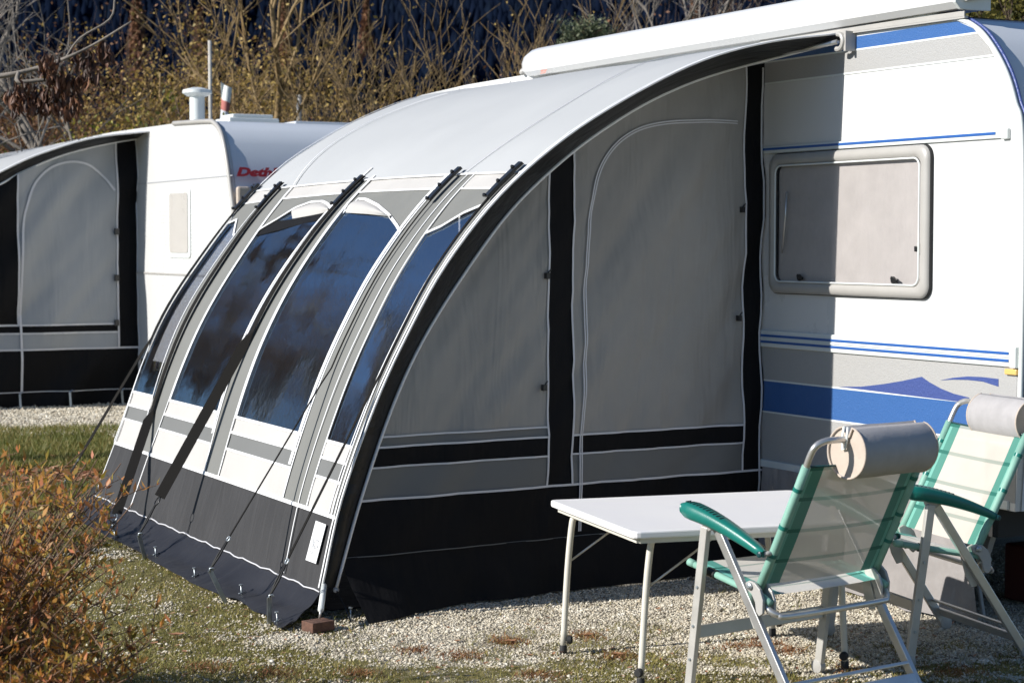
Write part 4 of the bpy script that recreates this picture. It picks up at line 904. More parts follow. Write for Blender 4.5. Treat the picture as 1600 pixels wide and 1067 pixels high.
    Fc = [(i*n+j, i*n+(j+1) % n, (i+1)*n+(j+1) % n, (i+1)*n+j) for i in range(len(loops)-1) for j in range(n)]
    hrp = part('headrest', (V, Fc), 'pillow', t, True)
    part('headrest_end', (ringp(-.151, .94), [tuple(range(n))]), 'pillow_end', hrp); part('headrest_end', (ringp(.191, .94), [tuple(range(n))[::-1]]), 'pillow_end', hrp)
    for x in (-.156, .196): lp_ = ringp(x, .985); part('piping', tube(lp_+[lp_[0]], .0042, 6, False), 'pillow_end', hrp, True)
    part('slit_edge', tube([(-.158, hr_c[1]-.006, hr_c[2]+.085), (-.160, hr_c[1]-.004, hr_c[2]+.045), (-.160, hr_c[1]+.004, hr_c[2]+.012), (-.160, hr_c[1]+.016, hr_c[2]+.008), (-.160, hr_c[1]+.016, hr_c[2]+.05), (-.158, hr_c[1]+.010, hr_c[2]+.086)], .0045, 6), 'white_trim', hrp, True)
    return t
def kids(o): return [c for c in bpy.data.objects if c.parent is o]
def copy_tree(o, par=None):
    c = o.copy(); COL.objects.link(c); c.parent = par
    for k in kids(o): copy_tree(k, c)
    return c
ch1 = make_chair(); ch2 = copy_tree(ch1)
ch1.location = (4.051, 5.349, 0); ch1.rotation_euler = (0, 0, R(9)); ch1['label'] = 'green and cream folding chair seen from behind at the white table'; ch1['group'] = 'folding camping chairs'
ch2.location = (5.055, 5.90, 0); ch2.rotation_euler = (0, 0, R(80.2)); ch2['label'] = 'folding chair with sunlit cream backrest facing the table beside the caravan'; ch2['group'] = 'folding camping chairs'
for k in kids(ch2):
    if k.name.startswith('headrest'): k.location.x -= .085
# ================================================================ GROUND
rng = np.random.default_rng(7); random.seed(7)
def ground_mat():
    m = bpy.data.materials.new('ground'); m.use_nodes = True; t = m.node_tree; L = t.links.new; b = t.nodes['Principled BSDF']; b.inputs['Roughness'].default_value = .9
    tc = t.nodes.new('ShaderNodeTexCoord')
    def nz(sc, det=6, ro=.6):
        n = t.nodes.new('ShaderNodeTexNoise'); n.inputs['Scale'].default_value = sc; n.inputs['Detail'].default_value = det; n.inputs['Roughness'].default_value = ro; L(tc.outputs['Object'], n.inputs['Vector']); return n.outputs[0]
    def ramp(src, els):
        r = t.nodes.new('ShaderNodeValToRGB'); e = r.color_ramp.elements
        while len(e) < len(els): e.new(.5)
        for i, (p, c) in enumerate(els): e[i].position = p; e[i].color = (*c, 1)
        L(src, r.inputs[0]); return r.outputs[0]
    def mix(f, a, b_):
        n = t.nodes.new('ShaderNodeMix'); n.data_type = 'RGBA'; L(f, n.inputs[0]); L(a, n.inputs[6]); L(b_, n.inputs[7]); return n.outputs[2]
    grit = ramp(nz(220, 3), [(.3, (.12, .10, .07)), (.45, (.28, .24, .18)), (.6, (.46, .42, .33)), (.75, (.62, .58, .48))])
    moss = ramp(nz(45, 8), [(.3, (.06, .055, .018)), (.5, (.15, .135, .04)), (.65, (.23, .17, .065)), (.8, (.30, .24, .12))])
    at = t.nodes.new('ShaderNodeAttribute'); at.attribute_name = 'gravel'
    ad = t.nodes.new('ShaderNodeMath'); ad.operation = 'ADD'; s2 = t.nodes.new('ShaderNodeMath'); s2.operation = 'SUBTRACT'; s2.inputs[1].default_value = .5
    L(nz(8, 8, .7), s2.inputs[0]); mu = t.nodes.new('ShaderNodeMath'); mu.operation = 'MULTIPLY'; mu.inputs[1].default_value = 1.6; L(s2.outputs[0], mu.inputs[0])
    L(at.outputs['Fac'], ad.inputs[0]); L(mu.outputs[0], ad.inputs[1])
    rm = t.nodes.new('ShaderNodeMapRange'); rm.inputs[1].default_value = .4; rm.inputs[2].default_value = .6; L(ad.outputs[0], rm.inputs[0])
    L(mix(rm.outputs[0], moss, grit), b.inputs['Base Color'])
    bp = t.nodes.new('ShaderNodeBump'); bp.inputs['Strength'].default_value = .8; bp.inputs['Distance'].default_value = .012; L(nz(160, 5), bp.inputs['Height']); L(bp.outputs[0], b.inputs['Normal'])
    return m
M['ground'] = ground_mat()
FH, RH = np.array([math.sin(YAW), math.cos(YAW)]), np.array([math.cos(YAW), -math.sin(YAW)])
def gravelness(X, Y):
    """1 on the gravel pitches, 0 on moss and grass"""
    X, Y = np.asarray(X, float), np.asarray(Y, float); D = X*FH[0]+Y*FH[1]; Lt = X*RH[0]+Y*RH[1]; px = 800+FOC*Lt/np.maximum(D, .1); py = 378+H*FOC/np.maximum(D, .1)
    near = np.clip((px-230-(1067-py)*1.0)/330, 0, 1)*np.clip(1.35-(py-930)/240*np.clip((950-px)/420, .25, 1), 0.25, 1)
    near = near*np.clip(1-(py-965)/150, .38, 1)
    near = np.where(py > 800, near, np.where(px > 500, 1, 0))
    far = ((Y > 16.35) & (Y < 19.2)).astype(float); far = np.where((D > 15.9) & (D < 20) & (px < 420), 1., far*(X > 3)); return np.where(D > 15, far, near)
def vnoise(X, Y, f, seed=0):
    r = np.random.default_rng(seed); G = r.random((256, 256)); x, y = np.asarray(X)*f+500, np.asarray(Y)*f+500; i, j = np.floor(x).astype(int), np.floor(y).astype(int); u, v = x-i, y-j; u, v = u*u*(3-2*u), v*v*(3-2*v)
    g = lambda a, b: G[a % 256, b % 256]; return (g(i, j)*(1-u)+g(i+1, j)*u)*(1-v)+(g(i, j+1)*(1-u)+g(i+1, j+1)*u)*v
xs_ = np.concatenate([np.linspace(-1500, -10, 12), np.arange(-9, 12, .12), np.linspace(12.5, 1800, 14)]); ys_ = np.concatenate([np.linspace(-400, 2, 6), np.arange(2.2, 21, .12), np.linspace(21.5, 2500, 16)])
GX, GY = np.meshgrid(xs_, ys_, indexing='ij'); fine = (abs(GX) < 13) & (GY < 22) & (GY > 2)
GZ = np.where(fine, (vnoise(GX, GY, 1.3, 3)-.5)*.012, 0)-.004
a, b = GX.shape; idx = np.arange(a*b).reshape(a, b)
gnd = np_mesh('ground', np.stack([GX, GY, GZ], -1).reshape(-1, 3), np.stack([idx[:-1, :-1], idx[1:, :-1], idx[1:, 1:], idx[:-1, 1:]], -1).reshape(-1, 4), 'ground', 4)
gnd.data.polygons.foreach_set('use_smooth', [True]*len(gnd.data.polygons)); gnd['kind'] = 'structure'
at = gnd.data.attributes.new('gravel', 'FLOAT', 'POINT'); at.data.foreach_set('value', gravelness(GX, GY).ravel().astype(np.float32))

def random_mat(name, cols, rough=.8, scale=None):
    m = foliage(name, cols, scale or .6, rough, 0.0); return m
M['pebble'] = random_mat('pebbles', [(.15, .12, .085), (.36, .32, .25), (.52, .47, .37), (.66, .61, .50), (.44, .37, .26), (.76, .72, .63)], .75, 6)
def scatter(n, dmin, dmax, lmin, lmax):      # even over the picture rather than over the ground
    v = rng.random(n); D = 1/(v/dmin+(1-v)/dmax); px = lmin+(lmax-lmin)*rng.random(n); L_ = (px-800)/FOC*D
    return D*FH[0]+L_*RH[0], D*FH[1]+L_*RH[1], D, px
OCT = np.array([[1, 0, 0], [-1, 0, 0], [0, 1, 0], [0, -1, 0], [0, 0, 1], [0, 0, -.4]], float)
OF = np.array([[0, 2, 4], [2, 1, 4], [1, 3, 4], [3, 0, 4], [2, 0, 5], [1, 2, 5], [3, 1, 5], [0, 3, 5]])
def pebbles(name, X, Y, sz, mat, label, z0=0.):
    n = len(X); s = sz*np.exp(rng.normal(0, .28, n)); a = rng.random(n)*6.28; V = OCT[None]*(1+rng.normal(0, .22, (n, 6, 1)))*np.stack([s, s*rng.uniform(.6, 1, n), s*rng.uniform(.45, .8, n)], -1)[:, None]
    V = V+rng.normal(0, .16, V.shape)*s[:, None, None]
    c, sn = np.cos(a)[:, None], np.sin(a)[:, None]; V = np.stack([V[..., 0]*c-V[..., 1]*sn+X[:, None], V[..., 0]*sn+V[..., 1]*c+Y[:, None], V[..., 2]+z0+s[:, None]*.25], -1)
    o = np_mesh(name, V.reshape(-1, 3), (OF[None]+np.arange(n)[:, None, None]*6).reshape(-1, 3), mat); o['kind'] = 'stuff'; tag(o, label, 'gravel'); return o
X, Y, D, px = scatter(300000, 6.3, 10.2, -40, 1640); g = gravelness(X, Y)+(vnoise(X, Y, 2.2, 5)-.5)*.7+(vnoise(X, Y, 7, 6)-.5)*.7+(vnoise(X, Y, 19, 16)-.5)*.6
kp = (rng.random(len(X)) < np.clip(g*1.5-.25, .05, 1)) & ~((X > 3.35) & (Y > 7.75)) & (X < 7.4) & ~((Y > 7.8) & (X > 3.3)); X, Y = X[kp], Y[kp]
pebbles('gravel', X, Y, .0060, 'pebble', 'pale crushed gravel on the pitch around the table and chairs', -.003)
X, Y, D, px = scatter(26000, 15.6, 20, -60, 260); g = gravelness(X, Y); kp = rng.random(len(X)) < g*.9+.03; pebbles('gravel', X[kp], Y[kp], .012, 'pebble', 'pale gravel strip in front of the background awning', -.002)

# moss, short grass and dead stalks
def blades(name, X, Y, h, w, mat, label, cat, lean=.5, z=-.004):
    n = len(X); hh = h*np.exp(rng.normal(0, .35, n)); a = rng.random(n)*6.28; l = rng.normal(0, lean, (n, 2))*hh[:, None]; ww = w*rng.uniform(.6, 1.4, n)
    p = np.stack([X, Y, np.full(n, z)], -1); d = np.stack([np.cos(a), np.sin(a), np.zeros(n)], -1)*ww[:, None]/2; V = np.stack([p-d, p+d, p+np.concatenate([l, hh[:, None]], 1)], 1)
    o = np_mesh(name, V.reshape(-1, 3), np.arange(n*3).reshape(-1, 3), mat); o['kind'] = 'stuff'; tag(o, label, cat); return o
M['moss'] = foliage('moss', [(.17, .09, .035), (.15, .14, .03), (.22, .22, .045), (.38, .30, .11), (.26, .25, .07), (.48, .38, .19)], 2.2, .8, .2)
M['grass'] = foliage('grass', [(.09, .09, .018), (.12, .15, .025), (.18, .19, .04), (.36, .28, .10), (.11, .13, .025)], 1.6, .6, .3)
X, Y, D, px = scatter(190000, 6.2, 13, -60, 1640); g = gravelness(X, Y)+(vnoise(X, Y, 2.2, 5)-.5)*.7+(vnoise(X, Y, 7, 6)-.5)*.7+(vnoise(X, Y, 19, 16)-.5)*.6
kp = (rng.random(len(X)) < np.clip(1.25-g*1.5, .035, 1)) & ~((X > 3.3) & (Y > 7.7)) & (X < 7.4); blades('moss', X[kp], Y[kp], .013, .004, 'moss', 'olive and brown moss creeping through the gravel', 'moss', .8)
X, Y, D, px = scatter(60000, 11.5, 16.6, -60, 330); kp = (vnoise(X, Y, 1.5, 9) > .25) & ((X < 3.2) | (Y > 11.4)); X, Y = X[kp], Y[kp]
blades('grass', X, Y, .042, .009, 'grass', 'green lawn strip left of the near awning', 'grass', .5)
X, Y, D, px = scatter(60000, 17.5, 60, -300, 1900); kp = (X < 2.5) | (Y > 26); blades('grass', X[kp], Y[kp], .09, .03, 'grass', 'rough grass behind the background caravan', 'grass', .4)

# brown moss tufts on the gravel
M['tuft'] = foliage('tuft', [(.10, .035, .015), (.22, .09, .035), (.34, .17, .07), (.16, .12, .03)], 4, .8, .2)
TX, TY = [], []
for px_, py_, rr_, n_ in ((660, 952, 10, 130), (795, 1003, 17, 300), (917, 994, 15, 260), (966, 1025, 16, 280), (650, 1016, 16, 200), (720, 1025, 20, 260), (1230, 1017, 16, 240), (1150, 1010, 12, 140), (1195, 1008, 16, 260), (560, 1052, 16, 200), (430, 1052, 22, 260), (330, 1042, 22, 240), (840, 1056, 20, 240), (1325, 1047, 14, 120), (1500, 1050, 24, 260)):
    for _ in range(n_): p = onZ(px_+random.gauss(0, rr_), py_+random.gauss(0, rr_*.22)); TX.append(p[0]); TY.append(p[1])
blades('moss_tufts', np.array(TX), np.array(TY), .013, .005, 'tuft', 'rusty brown tufts of moss dotted over the gravel', 'moss', .9, .0)
# fallen leaves
M['dead_leaf'] = foliage('dead_leaf', [(.14, .05, .025), (.27, .11, .05), (.38, .19, .10), (.50, .29, .18), (.24, .09, .04)], 3, .7, .1)
def leaf_geo(c, L_, w, yaw, curl, tilt=0.):
    V, Fc = [], []; n = 6; ca, sa = math.cos(yaw), math.sin(yaw)
    for i in range(n+1):
        u = i/n*2-1; ww = w*(1-abs(u)**2.2)**.6 if abs(u) < 1 else .001
        for q in (-1, 0, 1): x, y, z = u*L_, q*ww, curl*(u*u*.8+abs(q)*.7*(1-abs(u)))+.003+tilt*u*L_; V.append((c[0]+x*ca-y*sa, c[1]+x*sa+y*ca, c[2]+z))
    for i in range(n):
        for q in (0, 1): Fc.append((i*3+q, i*3+q+1, i*3+q+4, i*3+q+3))
    return V, Fc
def litter(name, n, fn, L_, mat, label, cat='leaves'):
    gs = []
    for _ in range(n):
        x, y = fn(); gs.append(leaf_geo((x, y, .004), L_*random.uniform(.6, 1.3), L_*random.uniform(.3, .55), random.random()*6.28, L_*random.uniform(.1, .7), random.uniform(-.3, .3)))
    o = part(name, join(*gs), mat, None, True, loc=(0, 0, 0)); o['kind'] = 'stuff'; tag(o, label, cat)
def f1():
    p = onZ(random.gauss(110, 75), min(790, max(715, random.gauss(748, 17)))); return p[0], p[1]
litter('leaf_litter', 420, f1, .036, 'dead_leaf', 'brown leaf litter in the grass beside the far corner of the near awning')
def f2():
    p = onZ(random.uniform(-20, 1600), random.uniform(950, 1075)); return p[0], p[1]
litter('leaf_litter', 300, f2, .011, 'dead_leaf', 'small brown leaf scraps scattered over the moss and gravel')
for px_, py_, L_, w_, yaw, lb_ in ((275, 993, .036, .017, .1, 'largest pale brown leaf lying alone on the moss'), (240, 1006, .02, .012, .8, 'small orange leaf left of the largest fallen leaf'), (795, 1003, .032, .012, 0, 'brown leaf on the gravel left of the table leg'), (917, 993, .026, .012, .2, 'reddish brown leaf right of the left table foot'),
                                 (965, 1023, .028, .012, -.2, 'dark brown leaf just left of the near table leg'), (1028, 952, .018, .010, 1, 'small orange leaf near the awning shadow'), (828, 1024, .013, .008, 0, 'tiny bright orange leaf on the gravel'), (714, 1002, .015, .008, .5, 'small brown leaf in the middle of the gravel'), (288, 1019, .018, .010, 2, 'pale curled leaf below the largest fallen leaf')):
    p = onZ(px_, py_, .004); o = part('fallen_leaf', leaf_geo(p, L_, w_, yaw-YAW, L_*.35), 'dead_leaf', None, True, loc=(p[0], p[1], 0)); tag(o, lb_, 'leaf', 'fallen leaves lying singly')

# ================================================================ VEGETATION
def twigs(base, height, spread, levels, nb, r0, seed, up=.7, jitter=.25, first=.1, lean=(0, 0), shrink=.62, minr=.006):
    """branching skeleton; returns tube geometry arrays and tip points"""
    rd = random.Random(seed); segs, tips = [], []
    def grow(p, d, L_, r, lv):
        n = 4 if lv < 2 else 3; pts = [p]; dd = d.copy()
        for i in range(n):
            dd = (dd+Vector((rd.gauss(0, jitter), rd.gauss(0, jitter), rd.gauss(0, jitter*.6)+.08*up))).normalized(); pts.append(pts[-1]+dd*L_/n)
        segs.append((pts, r, max(minr*.6, r*.45), lv))
        for q in pts[2:]: tips.append((q, dd, lv))
        if lv < levels:
            for k in range(nb[lv]):
                u = rd.uniform(first if lv == 0 else .2, 1.); i = min(int(u*n), n-1); q = pts[i].lerp(pts[i+1], u*n-i)
                a = rd.random()*6.28; side = Vector((math.cos(a), math.sin(a), rd.uniform(-.1, .5)*up)).normalized(); nd = (dd*(1-spread)+side*spread+Vector((0, 0, up*.35))).normalized()
                grow(q, nd, L_*shrink*rd.uniform(.7, 1.15), max(minr, r*.5*(1-.3*u)), lv+1)
    grow(Vector(base), Vector((lean[0], lean[1], 1)).normalized(), height, r0, 0); return segs, tips
def seg_mesh(segs, name, mat, parent, cond=lambda lv: True):
    V, Fc = [], []
    for pts, ra, rb, lv in segs:
        if not cond(lv): continue
        n = 6 if lv == 0 else (4 if lv == 1 else 3); g = tube(pts, [ra+(rb-ra)*i/(len(pts)-1) for i in range(len(pts))], n, False); o = len(V); V += g[0]; Fc += [tuple(i+o for i in f) for f in g[1]]
    return part(name, (V, Fc), mat, parent, True) if V else None
def leaves_np(name, P, size, mat, parent, flat=.6, k=1, seed=1, spread=.05, asp=.5):
    r = np.random.default_rng(seed); P = np.repeat(np.asarray(P, float), k, 0); n = len(P); P = P+r.normal(0, spread, P.shape); d = r.normal(0, 1, (n, 3)); d /= np.linalg.norm(d, axis=1)[:, None]; e = np.cross(d, r.normal(0, 1, (n, 3))); e /= np.linalg.norm(e, axis=1)[:, None]
    s = size*r.uniform(.6, 1.3, (n, 1)); V = np.stack([P-d*s, P+e*s*asp, P+d*s, P-e*s*asp], 1); base = np.array(root_loc(parent)) if parent else 0
    o = np_mesh(name, (V-base).reshape(-1, 3), np.arange(n*4).reshape(-1, 4), mat, 4)
    if parent: o.parent = parent
    return o
M['leaf_gold'] = foliage('leaf_gold', [(.08, .045, .02), (.24, .15, .04), (.43, .28, .07), (.54, .38, .11), (.20, .16, .04)], .5, .6, .3)
M['leaf_olive'] = foliage('leaf_olive', [(.03, .035, .01), (.08, .08, .02), (.15, .14, .03), (.24, .20, .05)], .9, .6, .25)
M['leaf_rust'] = foliage('leaf_rust', [(.10, .04, .02), (.22, .10, .045), (.32, .16, .07), (.30, .20, .08)], .8, .6, .25)
M['needle'] = foliage('needle', [(.03, .045, .02), (.08, .11, .05), (.15, .17, .09), (.24, .23, .13)], .9, .6, .1)
M['leaf_yellowgreen'] = foliage('leaf_yellowgreen', [(.05, .06, .01), (.14, .15, .02), (.30, .27, .03), (.42, .36, .04)], 1.3, .6, .3)
M['leaf_brown'] = foliage('leaf_brown', [(.018, .008, .005), (.05, .020, .010), (.10, .040, .020), (.24, .11, .055)], 5, .6, .12)
M['bush_leaf'] = foliage('bush_leaf', [(.16, .06, .02), (.20, .18, .03), (.52, .20, .04), (.62, .32, .07), (.32, .29, .05), (.68, .24, .12), (.58, .40, .10), (.40, .14, .04)], 3.2, .5, .4)
def tree(name, label, cat, px, D, h, spread, levels, nb, r0, seed, bark, leafmat=None, lsize=.05, lk=3, lprob=1., group='trees and shrubs behind the caravans', minlv=2, lspread=.06, lasp=.6, **kw):
    b = spot(px, D); t = thing(name, label, cat, b, group=group); segs, tips = twigs(b, h, spread, levels, nb, r0, seed, **kw)
    seg_mesh(segs, 'trunk', bark, t, lambda lv: lv == 0); seg_mesh(segs, 'branches', bark, t, lambda lv: lv > 0)
    if leafmat:
        P = [p for p, d, lv in tips if lv >= minlv and random.random() < lprob]; leaves_np('leaves', P, lsize, leafmat, t, k=lk, seed=seed, spread=lspread, asp=lasp)
    return t
def shrub(name, label, px, D, h, w, n, bark, leafmat, seed, lsize=.05, lk=4, lprob=1., levels=2, nb=(7, 4, 0), r=.03, lspread=.09, minr=.008, group='trees and shrubs behind the caravans', lasp=.6, up=.7, jitter=.22, fan=.5, cat='shrub'):
    """several stems fanning from one root"""
    b = spot(px, D); t = thing(name, label, cat, b, group=group); rd = random.Random(seed); S_, T_ = [], []
    for i in range(n):
        a = rd.random()*6.28; rr = rd.random()**.5*w*.35; p = (b[0]+math.cos(a)*rr, b[1]+math.sin(a)*rr, 0); k = fan*w/h*rd.uniform(.3, 1.5)
        s, tp = twigs(p, h*rd.uniform(.5, .72), .45, levels, nb, r*rd.uniform(.7, 1.2), rd.randint(0, 10**6), up=up, jitter=jitter, lean=(math.cos(a)*k, math.sin(a)*k), minr=minr, shrink=.55); S_ += s; T_ += tp
    seg_mesh(S_, 'stems', bark, t)
    if leafmat:
        P = [p for p, d, lv in T_ if lv >= 1 and rd.random() < lprob]; leaves_np('leaves', P, lsize, leafmat, t, k=lk, seed=seed, spread=lspread, asp=lasp)
    return t
# left: bare grey trees
tree('bare_tree', 'slender bare grey tree at the left edge above the brown leaves', 'tree', 28, 21, 5.2, .5, 3, (13, 6, 4), .07, 11, 'bark_grey', first=.2, minr=.007, up=.5, shrink=.5)
tree('bare_tree', 'bare grey tree with crossing twigs second from the left edge', 'tree', 92, 24, 5.6, .5, 3, (14, 6, 4), .08, 12, 'bark_grey', first=.2, minr=.007, up=.4, shrink=.5)
tree('bare_tree', 'thin bare grey tree just left of the yellow green bush', 'tree', 165, 27, 6.4, .5, 3, (13, 6, 4), .08, 13, 'bark_grey', first=.2, minr=.008, up=.4, shrink=.5)
# mossy golden trees
tree('mossy_tree', 'mossy bare tree with golden twigs above the chimney', 'tree', 300, 27, 3.9, .62, 3, (9, 5, 3), .07, 21, 'bark_moss', 'leaf_gold', .035, 2, .5, first=.25, minr=.006, up=.7, shrink=.62)
tree('mossy_tree', 'tall mossy tree with upright golden branches behind the roof vent', 'tree', 392, 29, 5.2, .45, 3, (10, 6, 3), .08, 22, 'bark_moss', 'leaf_gold', .035, 2, .4, first=.3, minr=.007, up=.8, shrink=.6)
shrub('mossy_tree', 'broad bare tree with many upswept tan branches against the dark hill', 672, 31, 5.6, 4.6, 11, 'bark_moss', 'leaf_gold', 23, lsize=.022, lk=1, lprob=.3, levels=3, nb=(6, 6, 4), r=.05, minr=.0065, up=.55, jitter=.13, fan=.72, cat='tree')
# hedge of yellowing shrubs in a row
for i, (px_, D, h, w, m_, lb_) in enumerate(((20, 30, 3.9, 3.2, 'leaf_rust', 'rust brown shrub at the left edge behind the bare tree'), (115, 33, 4.4, 3.2, 'leaf_rust', 'rust brown shrub second from the left'), (190, 34, 4.7, 3.4, 'leaf_gold', 'golden shrub left of the chimney'),
        (268, 32, 4.3, 3.0, 'leaf_gold', 'golden shrub directly behind the chimney'), (345, 35, 4.7, 3.2, 'leaf_gold', 'golden leafy shrub behind the flag'), (425, 33, 4.5, 3.0, 'leaf_gold', 'yellow shrub above the roof vent'),
        (500, 34, 4.7, 2.8, 'leaf_gold', 'yellow leafy shrub with pale stems right of the roof vent'), (560, 33, 4.1, 2.2, 'leaf_rust', 'rusty shrub just above the left end of the awning roof'), (250, 40, 6.2, 3.4, 'leaf_rust', 'tall thin rust shrub behind the golden hedge'), (60, 40, 6.0, 3.6, 'leaf_rust', 'tall thin brown shrub far left behind the others'))):
    shrub('shrub', lb_, px_, D, h*(1.14 if i not in (6, 7) else .98), w, 9, 'bark_moss' if i % 2 else 'bark_dark', m_, 40+i, lsize=.036, lk=15 if i < 8 else 5, lprob=.8 if i < 8 else .5, levels=2, nb=(7, 4, 0), r=.022, minr=.006, lspread=.20)
for i, (px_, D, h, w, lb_) in enumerate(((620, 36, 3.8, 2.4, 'low orange brown shrub under the broad bare tree on its left'), (700, 36, 3.6, 2.4, 'low orange brown shrub under the broad bare tree on its right'), (960, 38, 6.5, 3, 'thin rusty shrub peeping over the cassette left of its middle'), (1060, 42, 7.2, 3.2, 'bare rusty twigs peeping over the middle of the cassette'), (1160, 40, 7.6, 3.2, 'rusty twigs peeping over the right half of the cassette'))):
    shrub('shrub', lb_, px_, D, h, w, 9, 'bark_dark', 'leaf_rust', 60+i, lsize=.04, lk=2, lprob=.5, levels=2, nb=(7, 5, 0), r=.03, minr=.009)
for i, (px_, lb_) in enumerate(((1560, 'olive leafy hedge bush right above the caravan roof, left one'), (1630, 'olive leafy hedge bush at the top right corner'), (1700, 'olive leafy hedge bush outside the right edge'))):
    shrub('shrub', lb_, px_, 19, 4.6, 1.5, 14, 'bark_dark', 'leaf_olive', 80+i, lsize=.035, lk=22, levels=2, nb=(9, 4, 0), r=.03, lspread=.14, fan=.15, up=1.1, jitter=.12)
shrub('shrub', 'small yellow green bush behind the roof of the background awning', 215, 24, 3.35, 1.0, 9, 'bark_dark', 'leaf_yellowgreen', 90, lsize=.03, lk=10, levels=2, nb=(8, 4, 0), r=.02, lspread=.08, fan=.3)
# layered conifer over the left end of the cassette
def conifer(label, px, D, h, w, seed, z0=.8, name='conifer', cat='tree'):
    b = spot(px, D); t = thing(name, label, cat, b, group='trees and shrubs behind the caravans'); rd = random.Random(seed); part('trunk', tube([tuple(b), (b[0]+.1, b[1], h*.95)], [.12, .02], 7), 'bark_dark', t, True); segs, P = [], []
    z = z0
    while z < h*.97:
        f = 1-(z-z0)/(h-z0)
        for k in range(6):
            a = rd.random()*6.28; L_ = w*(f**.7)*rd.uniform(.6, 1.15)+.08; p0 = Vector((b[0], b[1], z)); p1 = p0+Vector((math.cos(a)*L_, math.sin(a)*L_, L_*rd.uniform(.05, .35))); pts = [p0, p0.lerp(p1, .5)+Vector((0, 0, -.06)), p1]; segs.append((pts, .02, .008, 1))
            for j in range(int(26*L_)+8):
                u = rd.uniform(.25, 1); q = p0.lerp(p1, u)+Vector((rd.gauss(0, .09*L_), rd.gauss(0, .09*L_), abs(rd.gauss(0, .06)))); P.append(q)
        z += .16
    seg_mesh(segs, 'branches', 'bark_dark', t); leaves_np('needles', P, .032, 'needle', t, k=11, seed=seed, spread=.06, asp=.35)
conifer('dark green conifer rising over the left end of the cassette', 910, 30, 5.1, 1.9, 3); conifer('lower loose conifer left of the dark green one', 862, 31, 4.6, 1.3, 4)
# leafless birch-like whips over the cassette
tree('bare_tree', 'bare tree with thin upright whips above the middle of the cassette', 'tree', 1010, 36, 6.5, .5, 3, (12, 6, 4), .08, 31, 'bark_grey', first=.4, minr=.009, shrink=.5)
for i, (x_, y_, h_) in enumerate(((.3, 33, 6.0), (-2.2, 36, 7.2), (1.6, 41, 6.5), (-4.6, 34, 7.0), (-1.0, 47, 9.0))):
    D_ = x_*FH[0]+y_*FH[1]; L_ = x_*RH[0]+y_*RH[1]
    tree('bare_tree', ('bare tree beyond the left edge, mirrored in the awning windows', 'taller bare tree beyond the left edge behind the first mirrored one', 'bare tree farther left beyond the picture edge', 'bare tree farthest left beyond the picture edge', 'tallest bare tree far beyond the left edge')[i], 'tree', 800+FOC*L_/D_, D_, h_, .55, 3, (14, 8, 5), .12, 130+i, 'bark_dark', 'leaf_rust', .06, 7, .7, lspread=.2, group='bare trees left of the picture', first=.25, minr=.014, up=.6, shrink=.6)
# oak-like branch with hanging brown leaves from the left
bt = spot(-330, 13.4); t = thing('beech_tree', 'branch with clusters of hanging dead brown leaves reaching in from the left', 'tree', bt)
trunk = [tuple(bt), (bt[0]+.02, bt[1], 1.2), (bt[0]-.03, bt[1]+.02, 2.3), (bt[0], bt[1], 5.2)]; part('trunk', tube(trunk, [.13, .11, .09, .05], 10), 'bark_grey', t, True)
D0 = 13.2; main = [(bt[0], bt[1], 2.9)]+[tuple(onD(x, y, d)) for x, y, d in ((-120, 130, 13.35), (0, 119, 13.21), (60, 106, 13.21), (110, 88, 13.07), (150, 68, 13.07), (205, 34, 12.93))]
mp_ = spline(main, 40); part('branch', tube([tuple(p) for p in mp_], [.02*(1-k/41)+.005 for k in range(41)], 7), 'bark_grey', t, True)
b2 = [tuple(mp_[16])]+[tuple(onD(x, y, 13.14)) for x, y in ((30, 128), (75, 125), (110, 133), (135, 150))]; part('branch', tube([tuple(p) for p in spline(b2, 20)], [.013*(1-k/21)+.005 for k in range(21)], 6), 'bark_grey', t, True)
b3 = [tuple(onD(100, 95, 13.11)), tuple(onD(125, 60, 13.07)), tuple(onD(172, 30, 13.07)), tuple(onD(180, -5, 13.07))]; part('branch', tube([tuple(p) for p in spline(b3, 12)], .007, 5), 'bark_grey', t, True)
gs = []; rd = random.Random(5)
clumps = [(15, 150), (30, 138), (38, 155), (45, 165), (25, 168), (50, 145), (70, 95), (80, 100), (85, 112), (74, 118), (62, 160), (72, 165), (80, 150), (92, 135), (98, 150), (105, 160), (112, 145), (118, 160), (108, 172), (88, 165), (70, 150), (125, 92), (135, 85), (140, 105), (150, 118), (160, 75), (165, 88), (132, 120), (100, 125), (118, 130)]
for cx_, cy_ in clumps:
    for _ in range(16):
        c = onD(cx_+rd.gauss(0, 5), cy_+rd.gauss(0, 6), 13.1+rd.gauss(0, .06)); L_ = rd.uniform(.030, .052); ax = Vector((rd.gauss(0, .25), rd.gauss(0, .25), -1)).normalized(); sd = ax.orthogonal().normalized(); sd = Matrix.Rotation(rd.random()*6.28, 3, ax) @ sd; nm = ax.cross(sd); V = []
        for i in range(5):
            u = i/4; w_ = .014*math.sin(math.pi*(u*.9+.05))
            for q in (-1, 0, 1): V.append(tuple(Vector(c)+ax*L_*2*(u-.3)+sd*q*w_+nm*(abs(q)*w_*.8+.012*math.sin(u*3))))
        gs.append((V, [(i*3+q, i*3+q+1, i*3+q+4, i*3+q+3) for i in range(4) for q in (0, 1)]))
part('leaves', join(*gs), 'leaf_brown', t, True)
